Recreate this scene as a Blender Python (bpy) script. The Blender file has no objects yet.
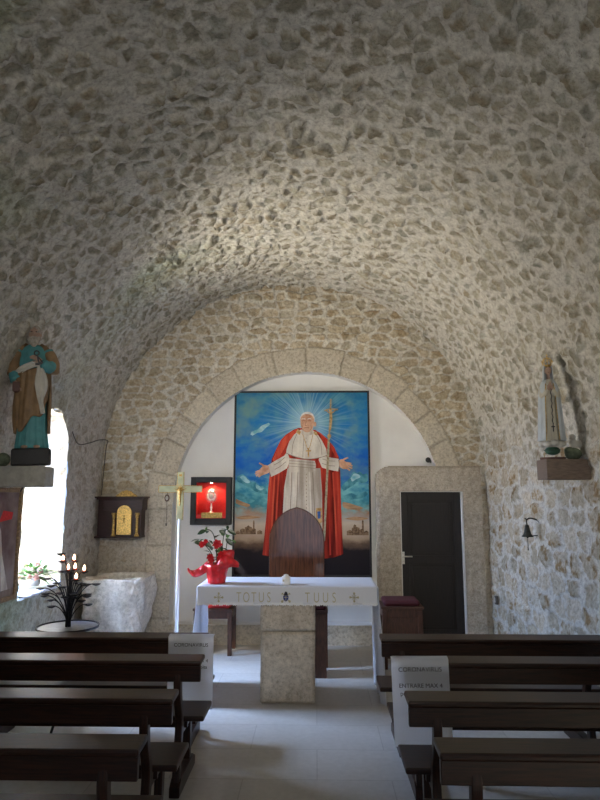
import bpy, math, random
import numpy as np
from mathutils import Vector, Matrix
random.seed(7)
PI = math.pi
S = bpy.context.scene
COL = S.collection
S.view_settings.view_transform = 'Standard'
try: S.view_settings.look = 'None'
except Exception: pass
S.view_settings.gamma = 1
S.view_settings.use_curve_mapping = False
S.view_settings.exposure = 0.0

# ------------------------------------------------------------------ camera
F = 620.0; PITCH = math.atan(95/F); YAW = math.atan(16/627)
EYE = Vector((0, 0, 1.7))
cam_d = bpy.data.cameras.new('camera'); cam = bpy.data.objects.new('camera', cam_d); COL.objects.link(cam)
cam_d.sensor_fit = 'VERTICAL'; cam_d.sensor_height = 32.0; cam_d.lens = F/800*32.0
cam_d.clip_start = 0.05
cam.location = EYE
cam.rotation_euler = (PI/2+PITCH, 0, YAW)
S.camera = cam
RM = cam.rotation_euler.to_matrix()
def ray(x, y): return RM @ Vector((x-300, 400-y, -F))
def at(x, y, Y):
    d = ray(x, y); return EYE + d*((Y-EYE.y)/d.y)
def at_x(x, y, X):
    d = ray(x, y); return EYE + d*((X-EYE.x)/d.x)

# ------------------------------------------------------------------ materials
class NT:
    def __init__(s, name):
        s.m = bpy.data.materials.new(name); s.m.use_nodes = True
        s.t = s.m.node_tree; s.b = s.t.nodes['Principled BSDF']
    def n(s, typ, ins=None, **props):
        nd = s.t.nodes.new(typ)
        for k, v in props.items(): setattr(nd, k, v)
        for k, v in (ins or {}).items(): s.put(nd.inputs[k], v)
        return nd
    def put(s, sock, v):
        if isinstance(v, bpy.types.NodeSocket): s.t.links.new(v, sock)
        elif isinstance(v, bpy.types.Node): s.t.links.new(v.outputs[0], sock)
        elif isinstance(v, (tuple, list)) and sock.type == 'RGBA' and len(v) == 3: sock.default_value = (*v, 1)
        else: sock.default_value = v
    def math(s, op, a, b=0.0, clamp=False):
        nd = s.t.nodes.new('ShaderNodeMath'); nd.operation = op; nd.use_clamp = clamp
        s.put(nd.inputs[0], a); s.put(nd.inputs[1], b); return nd.outputs[0]
    def mix(s, f, a, b, blend='MIX'):
        nd = s.t.nodes.new('ShaderNodeMix'); nd.data_type = 'RGBA'; nd.blend_type = blend
        s.put(nd.inputs[0], f); s.put(nd.inputs[6], a); s.put(nd.inputs[7], b); return nd.outputs[2]
    def ramp(s, f, stops, interp='LINEAR'):
        nd = s.t.nodes.new('ShaderNodeValToRGB'); cr = nd.color_ramp; cr.interpolation = interp
        while len(cr.elements) < len(stops): cr.elements.new(0.5)
        for e, (p, c) in zip(cr.elements, stops):
            e.position = p; e.color = (*c, 1) if len(c) == 3 else c
        s.put(nd.inputs[0], f); return nd.outputs[0]
    def coord(s, which='Object'): return s.n('ShaderNodeTexCoord').outputs[which]
    def noise(s, vec, scale, detail=3, rough=.55, out=0):
        nd = s.n('ShaderNodeTexNoise', {'Vector': vec, 'Scale': scale, 'Detail': detail, 'Roughness': rough})
        return nd.outputs[out]
    def scale(s, vec, sc):
        return s.n('ShaderNodeMapping', {'Vector': vec, 'Scale': sc}).outputs[0]
    def bump(s, h, strength=.3, dist=.01):
        s.put(s.b.inputs['Normal'], s.n('ShaderNodeBump', {'Height': h, 'Strength': strength, 'Distance': dist}).outputs[0])

def pmat(name, col, rough=.6, metal=0, var=.12, scale=30, bump=.15, spec=.5, trans=0, coat=0, grain=None, emit=None, estr=0):
    t = NT(name); c = t.coord()
    if grain: c2 = t.scale(c, grain)
    else: c2 = c
    nz = t.noise(c2, scale, 4)
    dark = tuple(max(0, v*(1-var*1.6)) for v in col); light = tuple(min(1, v*(1+var)) for v in col)
    t.put(t.b.inputs['Base Color'], t.ramp(nz, [(.3, dark), (.7, light)]))
    t.b.inputs['Roughness'].default_value = rough; t.b.inputs['Metallic'].default_value = metal
    t.b.inputs['Specular IOR Level'].default_value = spec
    t.b.inputs['Transmission Weight'].default_value = trans
    t.b.inputs['Coat Weight'].default_value = coat
    if bump: t.bump(nz, bump, .004)
    if emit: t.put(t.b.inputs['Emission Color'], emit); t.b.inputs['Emission Strength'].default_value = estr
    return t.m

def stone_attr_mat(name, bump=.5, fine=55):
    t = NT(name)
    a = t.n('ShaderNodeAttribute', attribute_name='stonecol').outputs['Color']
    c = t.coord()
    n1 = t.noise(c, fine, 5, .65); n2 = t.noise(c, fine*3.2, 3, .6)
    v = t.ramp(n1, [(.28, (.62, .60, .56)), (.5, (.98, .97, .95)), (.72, (1.2, 1.19, 1.17))])
    col = t.mix(1.0, a, v, 'MULTIPLY')
    pits = t.ramp(n2, [(.30, (.45, .42, .38)), (.40, (1, 1, 1))])
    col = t.mix(.7, col, pits, 'MULTIPLY')
    t.put(t.b.inputs['Base Color'], col)
    t.b.inputs['Roughness'].default_value = .92; t.b.inputs['Specular IOR Level'].default_value = .2
    h = t.math('ADD', n1, t.math('MULTIPLY', n2, .45))
    t.bump(h, bump, .012)
    return t.m

M = {}
M['masonry'] = stone_attr_mat('rubble_masonry', .95, 38)
M['ashlar'] = stone_attr_mat('dressed_stone', .45, 60)
M['plaster'] = pmat('white_plaster', (.78, .77, .74), .85, var=.03, scale=3, bump=.1)
M['wood'] = pmat('dark_pew_wood', (.025, .0072, .0030), .36, var=.5, scale=7, grain=(1.2, 14, 14), bump=.05, spec=.38)
M['woodend'] = pmat('pew_end_wood', (.026, .0078, .0035), .38, var=.5, scale=7, grain=(14, 14, 1.2), bump=.05, spec=.38)
M['doorwood'] = pmat('door_wood', (.009, .0045, .0035), .6, var=.45, scale=9, grain=(14, 14, 1), bump=.1)
M['chairwood'] = pmat('chair_wood', (.095, .034, .016), .13, var=.4, scale=5, grain=(9, 9, .9), bump=.03, coat=.3)
M['stoolwood'] = pmat('stool_wood', (.07, .026, .014), .45, var=.4, scale=9, grain=(12, 12, 1.5), bump=.05)
M['redcloth'] = pmat('red_upholstery', (.42, .012, .015), .75, var=.2, scale=60)
M['redclothdark'] = pmat('dark_red_upholstery', (.06, .004, .008), .8, var=.2, scale=60)
M['cloth'] = pmat('white_linen', (.80, .82, .88), .85, var=.02, scale=220, bump=.08)
M['lace'] = pmat('lace_linen', (.84, .85, .88), .9, var=.10, scale=170, bump=.3)
M['gold'] = pmat('gold_metal', (.75, .50, .16), .38, metal=.85, var=.3, scale=70, bump=.4)
M['goldpaint'] = pmat('gold_paint', (.55, .36, .10), .5, metal=.25, var=.4, scale=60, bump=.3)
M['goldthread'] = pmat('gold_thread', (.56, .51, .34), .7, var=.25, scale=200, bump=.3)
M['bluethread'] = pmat('blue_thread', (.03, .05, .22), .8, var=.2, scale=200)
M['black'] = pmat('black_paint', (.012, .012, .013), .45, var=.2, scale=40)
M['iron'] = pmat('wrought_iron', (.014, .014, .018), .42, metal=.3, var=.3, scale=50, bump=.2)
M['traytop'] = pmat('tray_metal', (.30, .31, .34), .35, metal=.7, var=.15, scale=20)
M['darkwood2'] = pmat('cabinet_wood', (.030, .008, .008), .4, var=.4, scale=8, grain=(1.5, 10, 10), bump=.05)
M['frameblack'] = pmat('black_frame_wood', (.006, .006, .008), .55, var=.3, scale=20)
M['paper'] = pmat('sign_paper', (.88, .91, .97), .8, var=.015, scale=4, bump=.02)
M['ink'] = pmat('black_ink', (.015, .015, .03), .7, var=.1, scale=50, bump=0)
M['shelfstone'] = pmat('shelf_stone', (.40, .39, .35), .85, var=.12, scale=22, bump=.4)
M['shelfwood'] = pmat('box_shelf_wood', (.18, .13, .10), .7, var=.2, scale=12, grain=(1.5, 10, 10), bump=.1)
M['redfoil'] = pmat('red_foil', (.72, .02, .03), .35, var=.15, scale=30, bump=.5, coat=.3)
M['petal'] = pmat('red_petal', (.60, .012, .02), .55, var=.2, scale=40)
M['leaf'] = pmat('dark_leaf', (.020, .055, .018), .35, var=.35, scale=30)
M['leaflight'] = pmat('light_leaf', (.12, .26, .06), .5, var=.35, scale=30)
M['pinkpetal'] = pmat('pink_petal', (.75, .50, .45), .6, var=.2, scale=40)
M['whitepetal'] = pmat('white_petal', (.85, .84, .78), .6, var=.08, scale=40)
M['wax'] = pmat('white_wax', (.85, .84, .82), .5, var=.03, scale=20, bump=.02)
M['redwax'] = pmat('candle_red_glass', (.5, .06, .03), .3, var=.1, scale=20, bump=.02)
M['flame'] = pmat('flame', (1, .6, .4), .5, emit=(1, .52, .34), estr=14, bump=0)
M['glasscross'] = pmat('pale_green_glass', (.78, .84, .62), .25, var=.1, scale=14, bump=.05, trans=.15)
M['whitemetal'] = pmat('white_enamel', (.80, .82, .85), .3, var=.02, scale=10, bump=0)
M['silver'] = pmat('silver', (.75, .73, .68), .3, metal=.9, var=.15, scale=40, bump=.3)
M['redvelvet'] = pmat('red_velvet', (.62, .02, .015), .8, var=.15, scale=60)
M['skin'] = pmat('painted_skin', (.42, .28, .21), .6, var=.12, scale=20)
M['teal'] = pmat('turquoise_paint', (.075, .27, .29), .6, var=.15, scale=14)
M['ochre'] = pmat('ochre_paint', (.235, .145, .070), .6, var=.2, scale=12)
M['brownpaint'] = pmat('brown_paint', (.10, .045, .035), .6, var=.2, scale=12)
M['whitepaint'] = pmat('off_white_paint', (.50, .48, .43), .6, var=.12, scale=12)
M['beard'] = pmat('grey_beard', (.42, .38, .33), .8, var=.25, scale=45, bump=.7)
M['basepaint'] = pmat('black_base_paint', (.010, .010, .012), .6, var=.2, scale=20)
M['madonna'] = pmat('white_blue_paint', (.46, .50, .52), .55, var=.08, scale=9)
M['madonna_in'] = pmat('cream_paint', (.50, .47, .38), .55, var=.08, scale=9)
M['greenpaint'] = pmat('dark_green_paint', (.04, .11, .07), .6, var=.3, scale=20)
M['moss'] = pmat('greenish_stone', (.14, .17, .11), .85, var=.3, scale=25, bump=.6)
M['bronze'] = pmat('dark_bronze', (.055, .055, .045), .45, metal=.7, var=.3, scale=30)
M['rail'] = pmat('brass', (.5, .36, .16), .4, metal=.8, var=.2, scale=30)
M['cablemat'] = pmat('grey_cable', (.10, .09, .08), .7, var=.2, scale=20)
M['gilt'] = pmat('gilt_frame', (.30, .20, .10), .5, metal=.3, var=.3, scale=50, bump=.4)
def translucent(m, f):
    t = m.node_tree; b = t.nodes['Principled BSDF']; out = t.nodes['Material Output']
    tr = t.nodes.new('ShaderNodeBsdfTranslucent'); mx = t.nodes.new('ShaderNodeMixShader'); mx.inputs[0].default_value = f
    c = b.inputs['Base Color']
    if c.is_linked: t.links.new(c.links[0].from_socket, tr.inputs[0])
    t.links.new(b.outputs[0], mx.inputs[1]); t.links.new(tr.outputs[0], mx.inputs[2]); t.links.new(mx.outputs[0], out.inputs[0])
translucent(M['paper'], .6); translucent(M['cloth'], .25)

# ------------------------------------------------------------------ mesh helpers
class MB:
    def __init__(s): s.v = []; s.f = []; s.mi = []; s.cur = 0
    def add(s, vs, fs):
        o = len(s.v); s.v += [tuple(v) for v in vs]; s.f += [tuple(i+o for i in f) for f in fs]; s.mi += [s.cur]*len(fs); return s
    def box(s, c, d, rot=None):
        c = Vector(c); hx, hy, hz = d[0]/2, d[1]/2, d[2]/2
        vs = [Vector((x, y, z)) for x in (-hx, hx) for y in (-hy, hy) for z in (-hz, hz)]
        if rot is not None: vs = [rot @ v for v in vs]
        return s.add([c+v for v in vs], [(0,1,3,2),(4,6,7,5),(0,4,5,1),(2,3,7,6),(0,2,6,4),(1,5,7,3)])
    def b2(s, a, b): return s.box([(a[i]+b[i])/2 for i in range(3)], [abs(b[i]-a[i]) for i in range(3)])
    def tube(s, pts, r, seg=8, cap=True, flat=1.0):
        pts = [Vector(p) for p in pts]; n = len(pts)
        rs = r if isinstance(r, (list, tuple)) else [r]*n
        vs = []; up = None
        for i, p in enumerate(pts):
            t = (pts[min(i+1, n-1)]-pts[max(i-1, 0)]).normalized()
            if up is None:
                up = Vector((0, 0, 1)) if abs(t.z) < .9 else Vector((0, 1, 0))
            a = t.cross(up).normalized(); b = a.cross(t).normalized(); up = b
            for k in range(seg):
                q = 2*PI*k/seg; vs.append(p + a*math.cos(q)*rs[i] + b*math.sin(q)*rs[i]*flat)
        fs = [(i*seg+k, i*seg+(k+1) % seg, (i+1)*seg+(k+1) % seg, (i+1)*seg+k) for i in range(n-1) for k in range(seg)]
        if cap: fs += [tuple(range(seg-1, -1, -1)), tuple((n-1)*seg+k for k in range(seg))]
        return s.add(vs, fs)
    def lathe(s, prof, c=(0, 0, 0), seg=24, sx=1, sy=1, fn=None):
        c = Vector(c); vs = []
        for (r, z) in prof:
            for k in range(seg):
                q = 2*PI*k/seg; rr = r*(fn(q, z) if fn else 1)
                vs.append(c+Vector((rr*math.cos(q)*sx, rr*math.sin(q)*sy, z)))
        n = len(prof)
        fs = [(i*seg+k, i*seg+(k+1) % seg, (i+1)*seg+(k+1) % seg, (i+1)*seg+k) for i in range(n-1) for k in range(seg)]
        fs += [tuple(range(seg-1, -1, -1)), tuple((n-1)*seg+k for k in range(seg))]
        return s.add(vs, fs)
    def ball(s, c, r, seg=12, rings=8):
        if not isinstance(r, (tuple, list)): r = (r, r, r)
        c = Vector(c); vs = []; 
        for i in range(1, rings):
            a = PI*i/rings
            for k in range(seg):
                q = 2*PI*k/seg; vs.append(c+Vector((r[0]*math.sin(a)*math.cos(q), r[1]*math.sin(a)*math.sin(q), r[2]*math.cos(a))))
        m = rings-1
        vs += [c+Vector((0, 0, r[2])), c-Vector((0, 0, r[2]))]
        fs = [(i*seg+k, (i+1)*seg+k, (i+1)*seg+(k+1) % seg, i*seg+(k+1) % seg) for i in range(m-1) for k in range(seg)]
        fs += [(m*seg, k, (k+1) % seg) for k in range(seg)] + [(m*seg+1, (m-1)*seg+(k+1) % seg, (m-1)*seg+k) for k in range(seg)]
        return s.add(vs, fs)
    def prism(s, poly, a, b, axes='xz'):
        """poly in the two named axes, extruded from a to b in the third"""
        def mk(p, w):
            d = dict(zip(axes, p)); rest = [q for q in 'xyz' if q not in axes][0]; d[rest] = w
            return (d['x'], d['y'], d['z'])
        n = len(poly)
        vs = [mk(p, a) for p in poly]+[mk(p, b) for p in poly]
        fs = [tuple(range(n)), tuple(range(2*n-1, n-1, -1))]+[(i, i+n, (i+1) % n+n, (i+1) % n) for i in range(n)]
        return s.add(vs, fs)
    def build(s, name, mats, parent=None, loc=None, bevel=0, smooth=False, sub=0, remesh=0, solid=0):
        me = bpy.data.meshes.new(name); me.from_pydata([tuple(v) for v in s.v], [], s.f); me.update()
        import bmesh
        bm = bmesh.new(); bm.from_mesh(me); bmesh.ops.recalc_face_normals(bm, faces=bm.faces); bm.to_mesh(me); bm.free()
        o = bpy.data.objects.new(name, me); COL.objects.link(o)
        if not isinstance(mats, (list, tuple)): mats = [mats]
        for m in mats: me.materials.append(m)
        if len(mats) > 1:
            for p, i in zip(me.polygons, s.mi): p.material_index = i
        if remesh:
            md = o.modifiers.new('remesh', 'REMESH'); md.mode = 'VOXEL'; md.voxel_size = remesh; md.use_smooth_shade = True
            sm = o.modifiers.new('smooth', 'SMOOTH'); sm.iterations = 2; sm.factor = .5
        if solid:
            md = o.modifiers.new('solid', 'SOLIDIFY'); md.thickness = solid; md.offset = 0
        if bevel:
            md = o.modifiers.new('bevel', 'BEVEL'); md.width = bevel; md.segments = 2; md.limit_method = 'ANGLE'
        if sub:
            md = o.modifiers.new('sub', 'SUBSURF'); md.levels = sub; md.render_levels = sub
        if smooth:
            me.polygons.foreach_set('use_smooth', [True]*len(me.polygons))
        if parent: o.parent = parent
        if loc is not None: o.location = loc
        return o

def tag(o, label, cat, group=None, kind=None):
    o['label'] = label; o['category'] = cat
    if group: o['group'] = group
    if kind: o['kind'] = kind
    return o
def thing(name, loc, label, cat, group=None, rz=0):
    o = bpy.data.objects.new(name, None); COL.objects.link(o); o.location = loc; o.rotation_euler = (0, 0, rz)
    o.empty_display_size = .1
    return tag(o, label, cat, group)
def struct(o): o['kind'] = 'structure'; return o
def text_mesh(name, body, size, mat, loc, rot, parent=None, align='CENTER', extrude=.0008, sx=1, bold=0, space=1.0):
    cu = bpy.data.curves.new(name, 'FONT'); cu.body = body; cu.size = size; cu.align_x = align; cu.extrude = extrude
    cu.offset = bold; cu.space_character = space
    tmp = bpy.data.objects.new(name, cu); COL.objects.link(tmp)
    bpy.context.view_layer.update()
    dg = bpy.context.evaluated_depsgraph_get()
    me = bpy.data.meshes.new_from_object(tmp.evaluated_get(dg)); me.name = name
    bpy.data.objects.remove(tmp); bpy.data.curves.remove(cu)
    o = bpy.data.objects.new(name, me); COL.objects.link(o); me.materials.clear(); me.materials.append(mat)
    o.location = loc; o.rotation_euler = rot; o.scale = (sx, 1, 1)
    if parent: o.parent = parent
    return o
def smoothpts(pts, n=6):
    pts = [Vector(p) for p in pts]; out = []
    P = [pts[0]]+pts+[pts[-1]]
    for i in range(1, len(P)-2):
        for k in range(n):
            t = k/n; a, b, c, d = P[i-1], P[i], P[i+1], P[i+2]
            out.append(.5*((2*b)+(c-a)*t+(2*a-5*b+4*c-d)*t*t+(3*b-a-3*c+d)*t**3))
    out.append(pts[-1]); return out

# ------------------------------------------------------------------ masonry
def h01(i, j, k):
    x = np.sin(i*127.1+j*311.7+k*74.7)*43758.5453
    return x-np.floor(x)
def vnoise(x, y, k=0):
    i = np.floor(x); j = np.floor(y); fx = x-i; fy = y-j
    fx = fx*fx*(3-2*fx); fy = fy*fy*(3-2*fy)
    return (h01(i, j, k)*(1-fx)+h01(i+1, j, k)*fx)*(1-fy)+(h01(i, j+1, k)*(1-fx)+h01(i+1, j+1, k)*fx)*fy
def fbm(x, y, k=0, o=4):
    r = 0; a = .5; t = 0
    for q in range(o):
        r = r+a*vnoise(x*2**q, y*2**q, k+q*7); t += a; a *= .5
    return r/t
def sstep(a, b, x):
    t = np.clip((x-a)/(b-a), 0, 1); return t*t*(3-2*t)
def voro(u, v, cu, cv, jit=.9, seed=0, brick=False, warp=.35, pw=2.0):
    """edge distance (in cell units) and a random triple per cell"""
    wu = (fbm(u*5, v*5, seed+50)-.5)*warp*2; wv = (fbm(u*5, v*5, seed+90)-.5)*warp*2
    x = u/cu+wu; y = v/cv+wv
    if brick: pass
    j0 = np.floor(y)
    F1 = np.full(u.shape, 9.); F2 = np.full(u.shape, 9.); ci = np.zeros(u.shape); cj = np.zeros(u.shape); ox = np.zeros(u.shape); oy = np.zeros(u.shape)
    for dj in (-2, -1, 0, 1, 2) if brick else (-1, 0, 1):
        j = j0+dj
        off = (h01(j, j*0+3, seed)*1.0) if brick else 0
        xi = x-off; i0 = np.floor(xi)
        for di in (-1, 0, 1):
            i = i0+di
            px = i+.5+(h01(i, j, seed+1)-.5)*jit; py = j+.5+(h01(i, j, seed+2)-.5)*jit
            d = (np.abs(xi-px)**pw+np.abs(y-py)**pw)**(1/pw)
            c = d < F1
            F2 = np.where(c, F1, np.minimum(F2, d)); ci = np.where(c, i, ci); cj = np.where(c, j, cj); ox = np.where(c, xi-px, ox); oy = np.where(c, y-py, oy); F1 = np.where(c, d, F1)
    return F2-F1, h01(ci, cj, seed+11), h01(ci, cj, seed+12), h01(ci, cj, seed+13), ox, oy
def lerp3(a, b, t): return np.array(a)*(1-t[..., None])+np.array(b)*t[..., None]

def rubble(u, v, cu, cv, seed, mw=.16, jit=.9, amp=.022, brick=False, mortar=(.60, .57, .51), s0=(.30, .265, .205), s1=(.47, .425, .34), mort_rise=.004, warp=.35, pw=2.0, tilt=.5, brown=.5):
    e, r1, r2, r3, ox, oy = voro(u, v, cu, cv, jit, seed, brick, warp, pw)
    nz = fbm(u*28, v*28, seed+5, 4); nb = fbm(u*9, v*9, seed+6, 3); nf = fbm(u*50, v*50, seed+7, 3)
    w = mw*(.55+.9*r3)+(nz-.5)*.46+(nb-.5)*.24
    st = sstep(w-.06, w+.10, e)
    h = st*((r1-.34)*amp*1.6+(ox*(r2-.5)+oy*(r3-.5))*amp*3.2*tilt) + (1-st)*(mort_rise+(fbm(u*17, v*17, seed+8)-.5)*amp*1.2) + (fbm(u*24, v*24, seed+9, 4)-.5)*amp*(.8*st+.35)
    c = lerp3(s0, s1, np.clip(r2*.65+(nz-.5)*.9+.17, 0, 1))
    br = sstep(.50, .66, fbm(u*15, v*15, seed+20, 4)*.7+nf*.3)*(.35+.65*(r1 > .45))*brown
    c = c*(1-br[..., None]*np.array([.30, .40, .52]))
    c = np.where((r3 > .80)[..., None], c*np.array([.93, .97, 1.02]), c)
    mc = np.array(mortar)*(.84+.30*nz[..., None])
    col = c*st[..., None]+mc*(1-st[..., None])
    return h, col

def surface(name, U, V, pos, pat, mat, keep=None):
    UU, VV = np.meshgrid(U, V, indexing='ij')
    P, N = pos(UU, VV); h, col = pat(UU, VV, P)
    P = P+N*h[..., None]
    nu, nv = UU.shape
    idx = np.arange(nu*nv).reshape(nu, nv)
    q = np.stack([idx[:-1, :-1], idx[1:, :-1], idx[1:, 1:], idx[:-1, 1:]], -1).reshape(-1, 4)
    Pf = P.reshape(-1, 3)
    if keep is not None:
        c = P0c(UU, VV, pos).reshape(-1, 3)
        q = q[keep(c)]
    used = np.unique(q); rm = np.full(nu*nv, -1); rm[used] = np.arange(len(used)); q = rm[q]
    Pf = Pf[used]; cf = col.reshape(-1, 3)[used]
    me = bpy.data.meshes.new(name)
    me.vertices.add(len(Pf)); me.vertices.foreach_set('co', Pf.astype(np.float32).ravel())
    me.loops.add(len(q)*4); me.loops.foreach_set('vertex_index', q.astype(np.int32).ravel())
    me.polygons.add(len(q)); me.polygons.foreach_set('loop_start', np.arange(0, len(q)*4, 4, dtype=np.int32))
    me.polygons.foreach_set('loop_total', np.full(len(q), 4, dtype=np.int32)) if False else None
    me.polygons.foreach_set('use_smooth', np.ones(len(q), dtype=bool))
    me.update(calc_edges=True); me.validate()
    a = me.attributes.new('stonecol', 'FLOAT_COLOR', 'POINT')
    a.data.foreach_set('color', np.concatenate([cf, np.ones((len(cf), 1))], 1).astype(np.float32).ravel())
    me.materials.append(mat)
    o = bpy.data.objects.new(name, me); COL.objects.link(o); return o
def P0c(UU, VV, pos):
    uc = (UU[:-1, :-1]+UU[1:, 1:])/2; vc = (VV[:-1, :-1]+VV[1:, 1:])/2
    return pos(uc, vc)[0]

YB = 7.45; XL = -2.57; ZS = 2.01; R = 2.29
def xl(Y): return XL+0*Y
def xr(Y): return 2.01+(YB-Y)*.04
ARC = PI*R; UT = 2*ZS+ARC
def hall(u, v):
    l = xl(v); r = xr(v); cx = (l+r)/2; rx = (r-l)/2
    a = np.clip((u-ZS)/R, 0, PI)
    x = cx-rx*np.cos(a); z = ZS+R*np.sin(a)
    z = np.where(u < ZS, u, np.where(u > ZS+ARC, UT-u, z))
    nx = np.cos(a); nz = -np.sin(a)
    return np.stack([x, v, z], -1), np.stack([nx, 0*nx, nz], -1)
def hallpat(u, v, P):
    z = P[..., 2]
    hv, cv = rubble(u, v, .125, .14, 3, mw=.29, amp=.030, s0=(.315, .295, .235), s1=(.53, .50, .415), mortar=(.61, .59, .535), mort_rise=.002, tilt=.75, brown=.7, warp=.45)
    hw, cw = rubble(v, u, .27, .185, 21, mw=.17, jit=.60, amp=.026, brick=True, s0=(.36, .31, .23), s1=(.60, .54, .44), mortar=(.57, .55, .50), pw=4.2, warp=.28, tilt=.3, brown=1.35)
    t = sstep(-.25, .25, (2.25-z)+(fbm(u*2, v*2, 77)-.5)*.8)
    left = sstep(0, -1, P[..., 0])
    # the left wall is smeared over with mortar
    hl, cl = rubble(v, u, .19, .14, 31, mw=.34, amp=.018, s0=(.42, .385, .33), s1=(.54, .50, .44), mortar=(.58, .55, .50), pw=3, tilt=.3)
    tl = left*sstep(-.3, .5, (3.0-z)+(fbm(u*2, v*2, 79)-.5)*.9)
    h = hv*(1-t)+hw*t; c = cv*(1-t[..., None])+cw*t[..., None]
    h = h*(1-tl)+hl*tl; c = c*(1-tl[..., None])+cl*tl[..., None]
    al = (sstep(.45, .7, fbm(u*.6+3, v*.6, 17, 3))*sstep(-.2, -1.8, P[..., 0])*sstep(6.8, 5, v))[..., None]
    c = c*(1-al*np.array([.26, .12, .28]))
    h = h+(fbm(u*1.3, v*1.3, 60, 3)-.5)*.07
    return h, c

RES = .0115
def lin(a, b, r=RES): return np.linspace(a, b, max(2, int(round((b-a)/r))+1))
NY0, NY1, NZ0, NZ1 = 5.42, 6.34, .80, 2.52
def niche_keep(c): return ~((c[:, 0] < -1.5) & (c[:, 1] > NY0) & (c[:, 1] < NY1) & (c[:, 2] > NZ0) & (c[:, 2] < NZ1-0.25*((c[:, 1]-(NY0+NY1)/2)/.42)**2))
Vn = lin(2.2, YB+.05)
Vf = np.linspace(-1.5, 2.2, 64)
def u_of(a, b): return lin(a, b)
for nm, a, b, kp in (('wall_left', 0, ZS, niche_keep), ('ceiling', ZS, ZS+ARC, niche_keep), ('wall_right', ZS+ARC, UT, None)):
    struct(surface(nm, u_of(a, b), Vn, hall, hallpat, M['masonry'], kp))
    struct(surface(nm+'_rear', np.linspace(a, b, 50 if nm != 'ceiling' else 130), Vf, hall, hallpat, M['masonry']))

# --- end wall with the round-arched recess
RC = Vector((-.107, 0, 1.59)); RR = 1.595; RB = YB+.17; RZ0 = .22
def backpos(u, v):
    return np.stack([u, 0*u+YB, v], -1), np.stack([0*u, 0*u-1, 0*u], -1)
def backpat(u, v, P):
    h, c = rubble(u, v, .20, .105, 41, mw=.17, amp=.024, brick=True, jit=.65, s0=(.44, .37, .265), s1=(.64, .565, .43), mortar=(.68, .65, .58), warp=.32, pw=2.5, tilt=.3, brown=.8)
    hb, cb = rubble(u, v, .34, .22, 43, mw=.09, amp=.014, brick=True, jit=.45, s0=(.52, .465, .38), s1=(.63, .58, .49), mortar=(.62, .58, .51), warp=.15, pw=5, tilt=.15)
    t = sstep(-.15, .15, 1.75-v+(fbm(u*3, v*3, 44)-.5)*.4); h = h*(1-t)+hb*t; c = c*(1-t[..., None])+cb*t[..., None]
    dx = u-RC.x; dz = v-RC.z; rad = np.where(dz > 0, np.hypot(dx, dz), np.abs(dx)); ang = np.arctan2(dz, dx)
    s = np.where(dz > 0, ang*(RR+.14), np.where(dx > 0, dz, (PI*(RR+.14)-dz)))
    L = .40; k = np.floor(s/L+.3*vnoise(s/L*0+np.floor(s/L), s*0, 9)); fr = s/L+.3*vnoise(np.floor(s/L), s*0, 9)-k
    e1 = np.minimum(fr, 1-fr)*L; wd = .27+.07*h01(k, k*0, 5)
    e2 = np.minimum(wd+RR-rad, .5); e = np.minimum(e1, e2)
    ring = (rad < RR+wd)
    nz = fbm(u*30, v*30, 45, 4)
    st = sstep(.006, .016, e+(nz-.5)*.012)
    rh = st*.018+(nz-.5)*.010+st*(h01(k, k*0, 6)-.5)*.008
    rc = lerp3((.52, .465, .375), (.67, .61, .50), np.clip(h01(k, k*0, 7)*.5+nz*.7-.1, 0, 1))
    rc = rc*(.80+.2*st[..., None])
    h = np.where(ring, rh, h); c = np.where(ring[..., None], rc, c)
    return h+(fbm(u*1.5, v*1.5, 62, 3)-.5)*.02*(~ring), c
def backkeep(c):
    dx = c[:, 0]-RC.x; dz = c[:, 2]-RC.z
    hole = (np.where(dz > 0, np.hypot(dx, dz), np.abs(dx)) < RR) & (c[:, 2] > RZ0)
    door = (c[:, 0] > at(401, 560, YB).x) & (c[:, 0] < at(464, 560, YB).x) & (c[:, 2] < at(430, 491, YB).z)
    return ~(hole | door)
struct(surface('wall_back', lin(XL-.08, 2.12, .0115), lin(-.02, 4.42, .0115), backpos, backpat, M['masonry'], backkeep))
# recess lining
SX0_ = at(377, 560, YB).x
m = MB()
pro = [(RC.x+RR*1.003*math.cos(a), RC.z+RR*1.003*math.sin(a)) for a in np.linspace(math.asin((2.0-RC.z)/RR), PI, 60)]+[(RC.x-RR*1.003, RZ0), (SX0_, RZ0)]
n = len(pro)
vs = [(p[0], YB-.012, p[1]) for p in pro]+[(p[0], RB+.01, p[1]) for p in pro]
m.add(vs, [(i, i+1, i+1+n, i+n) for i in range(n-1)])
struct(m.build('trim_2', M['plaster']))
m = MB(); m.b2((XL-.2, RB, -.05), (2.4, RB+.1, 4.5)); struct(m.build('wall_recess', M['plaster']))

# --- dressed stone door surround with door
DX0, DX1, DZ = at(401, 560, YB).x, at(464, 560, YB).x, at(430, 491, YB).z
SX0, SX1, SZ = at(377, 560, YB).x, at(483, 560, YB).x, at(430, 466, YB).z
YD = YB-.055
def dspos(u, v): return np.stack([u, 0*u+YD, v], -1), np.stack([0*u, 0*u-1, 0*u], -1)
def dspat(u, v, P):
    e, r1, r2, r3, _, _ = voro(u, v, .30, .42, .25, 71, True, .05, 6)
    nz = fbm(u*26, v*26, 73, 5)
    st = sstep(.01, .05, e+(nz-.5)*.03)
    h = st*.006+(nz-.5)*.016+(fbm(u*5, v*5, 75)-.5)*.015
    c = lerp3((.36, .31, .25), (.62, .56, .465), np.clip(nz*1.1-.1+(r2-.5)*.25, 0, 1))
    # ease back at the outer edge so the block reads as a solid
    ed = np.minimum(np.minimum(u-SX0, .3), SZ-v)
    h = h-.045*(1-sstep(0, .03, ed))
    return h, c*(.88+.12*st[..., None])
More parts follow.
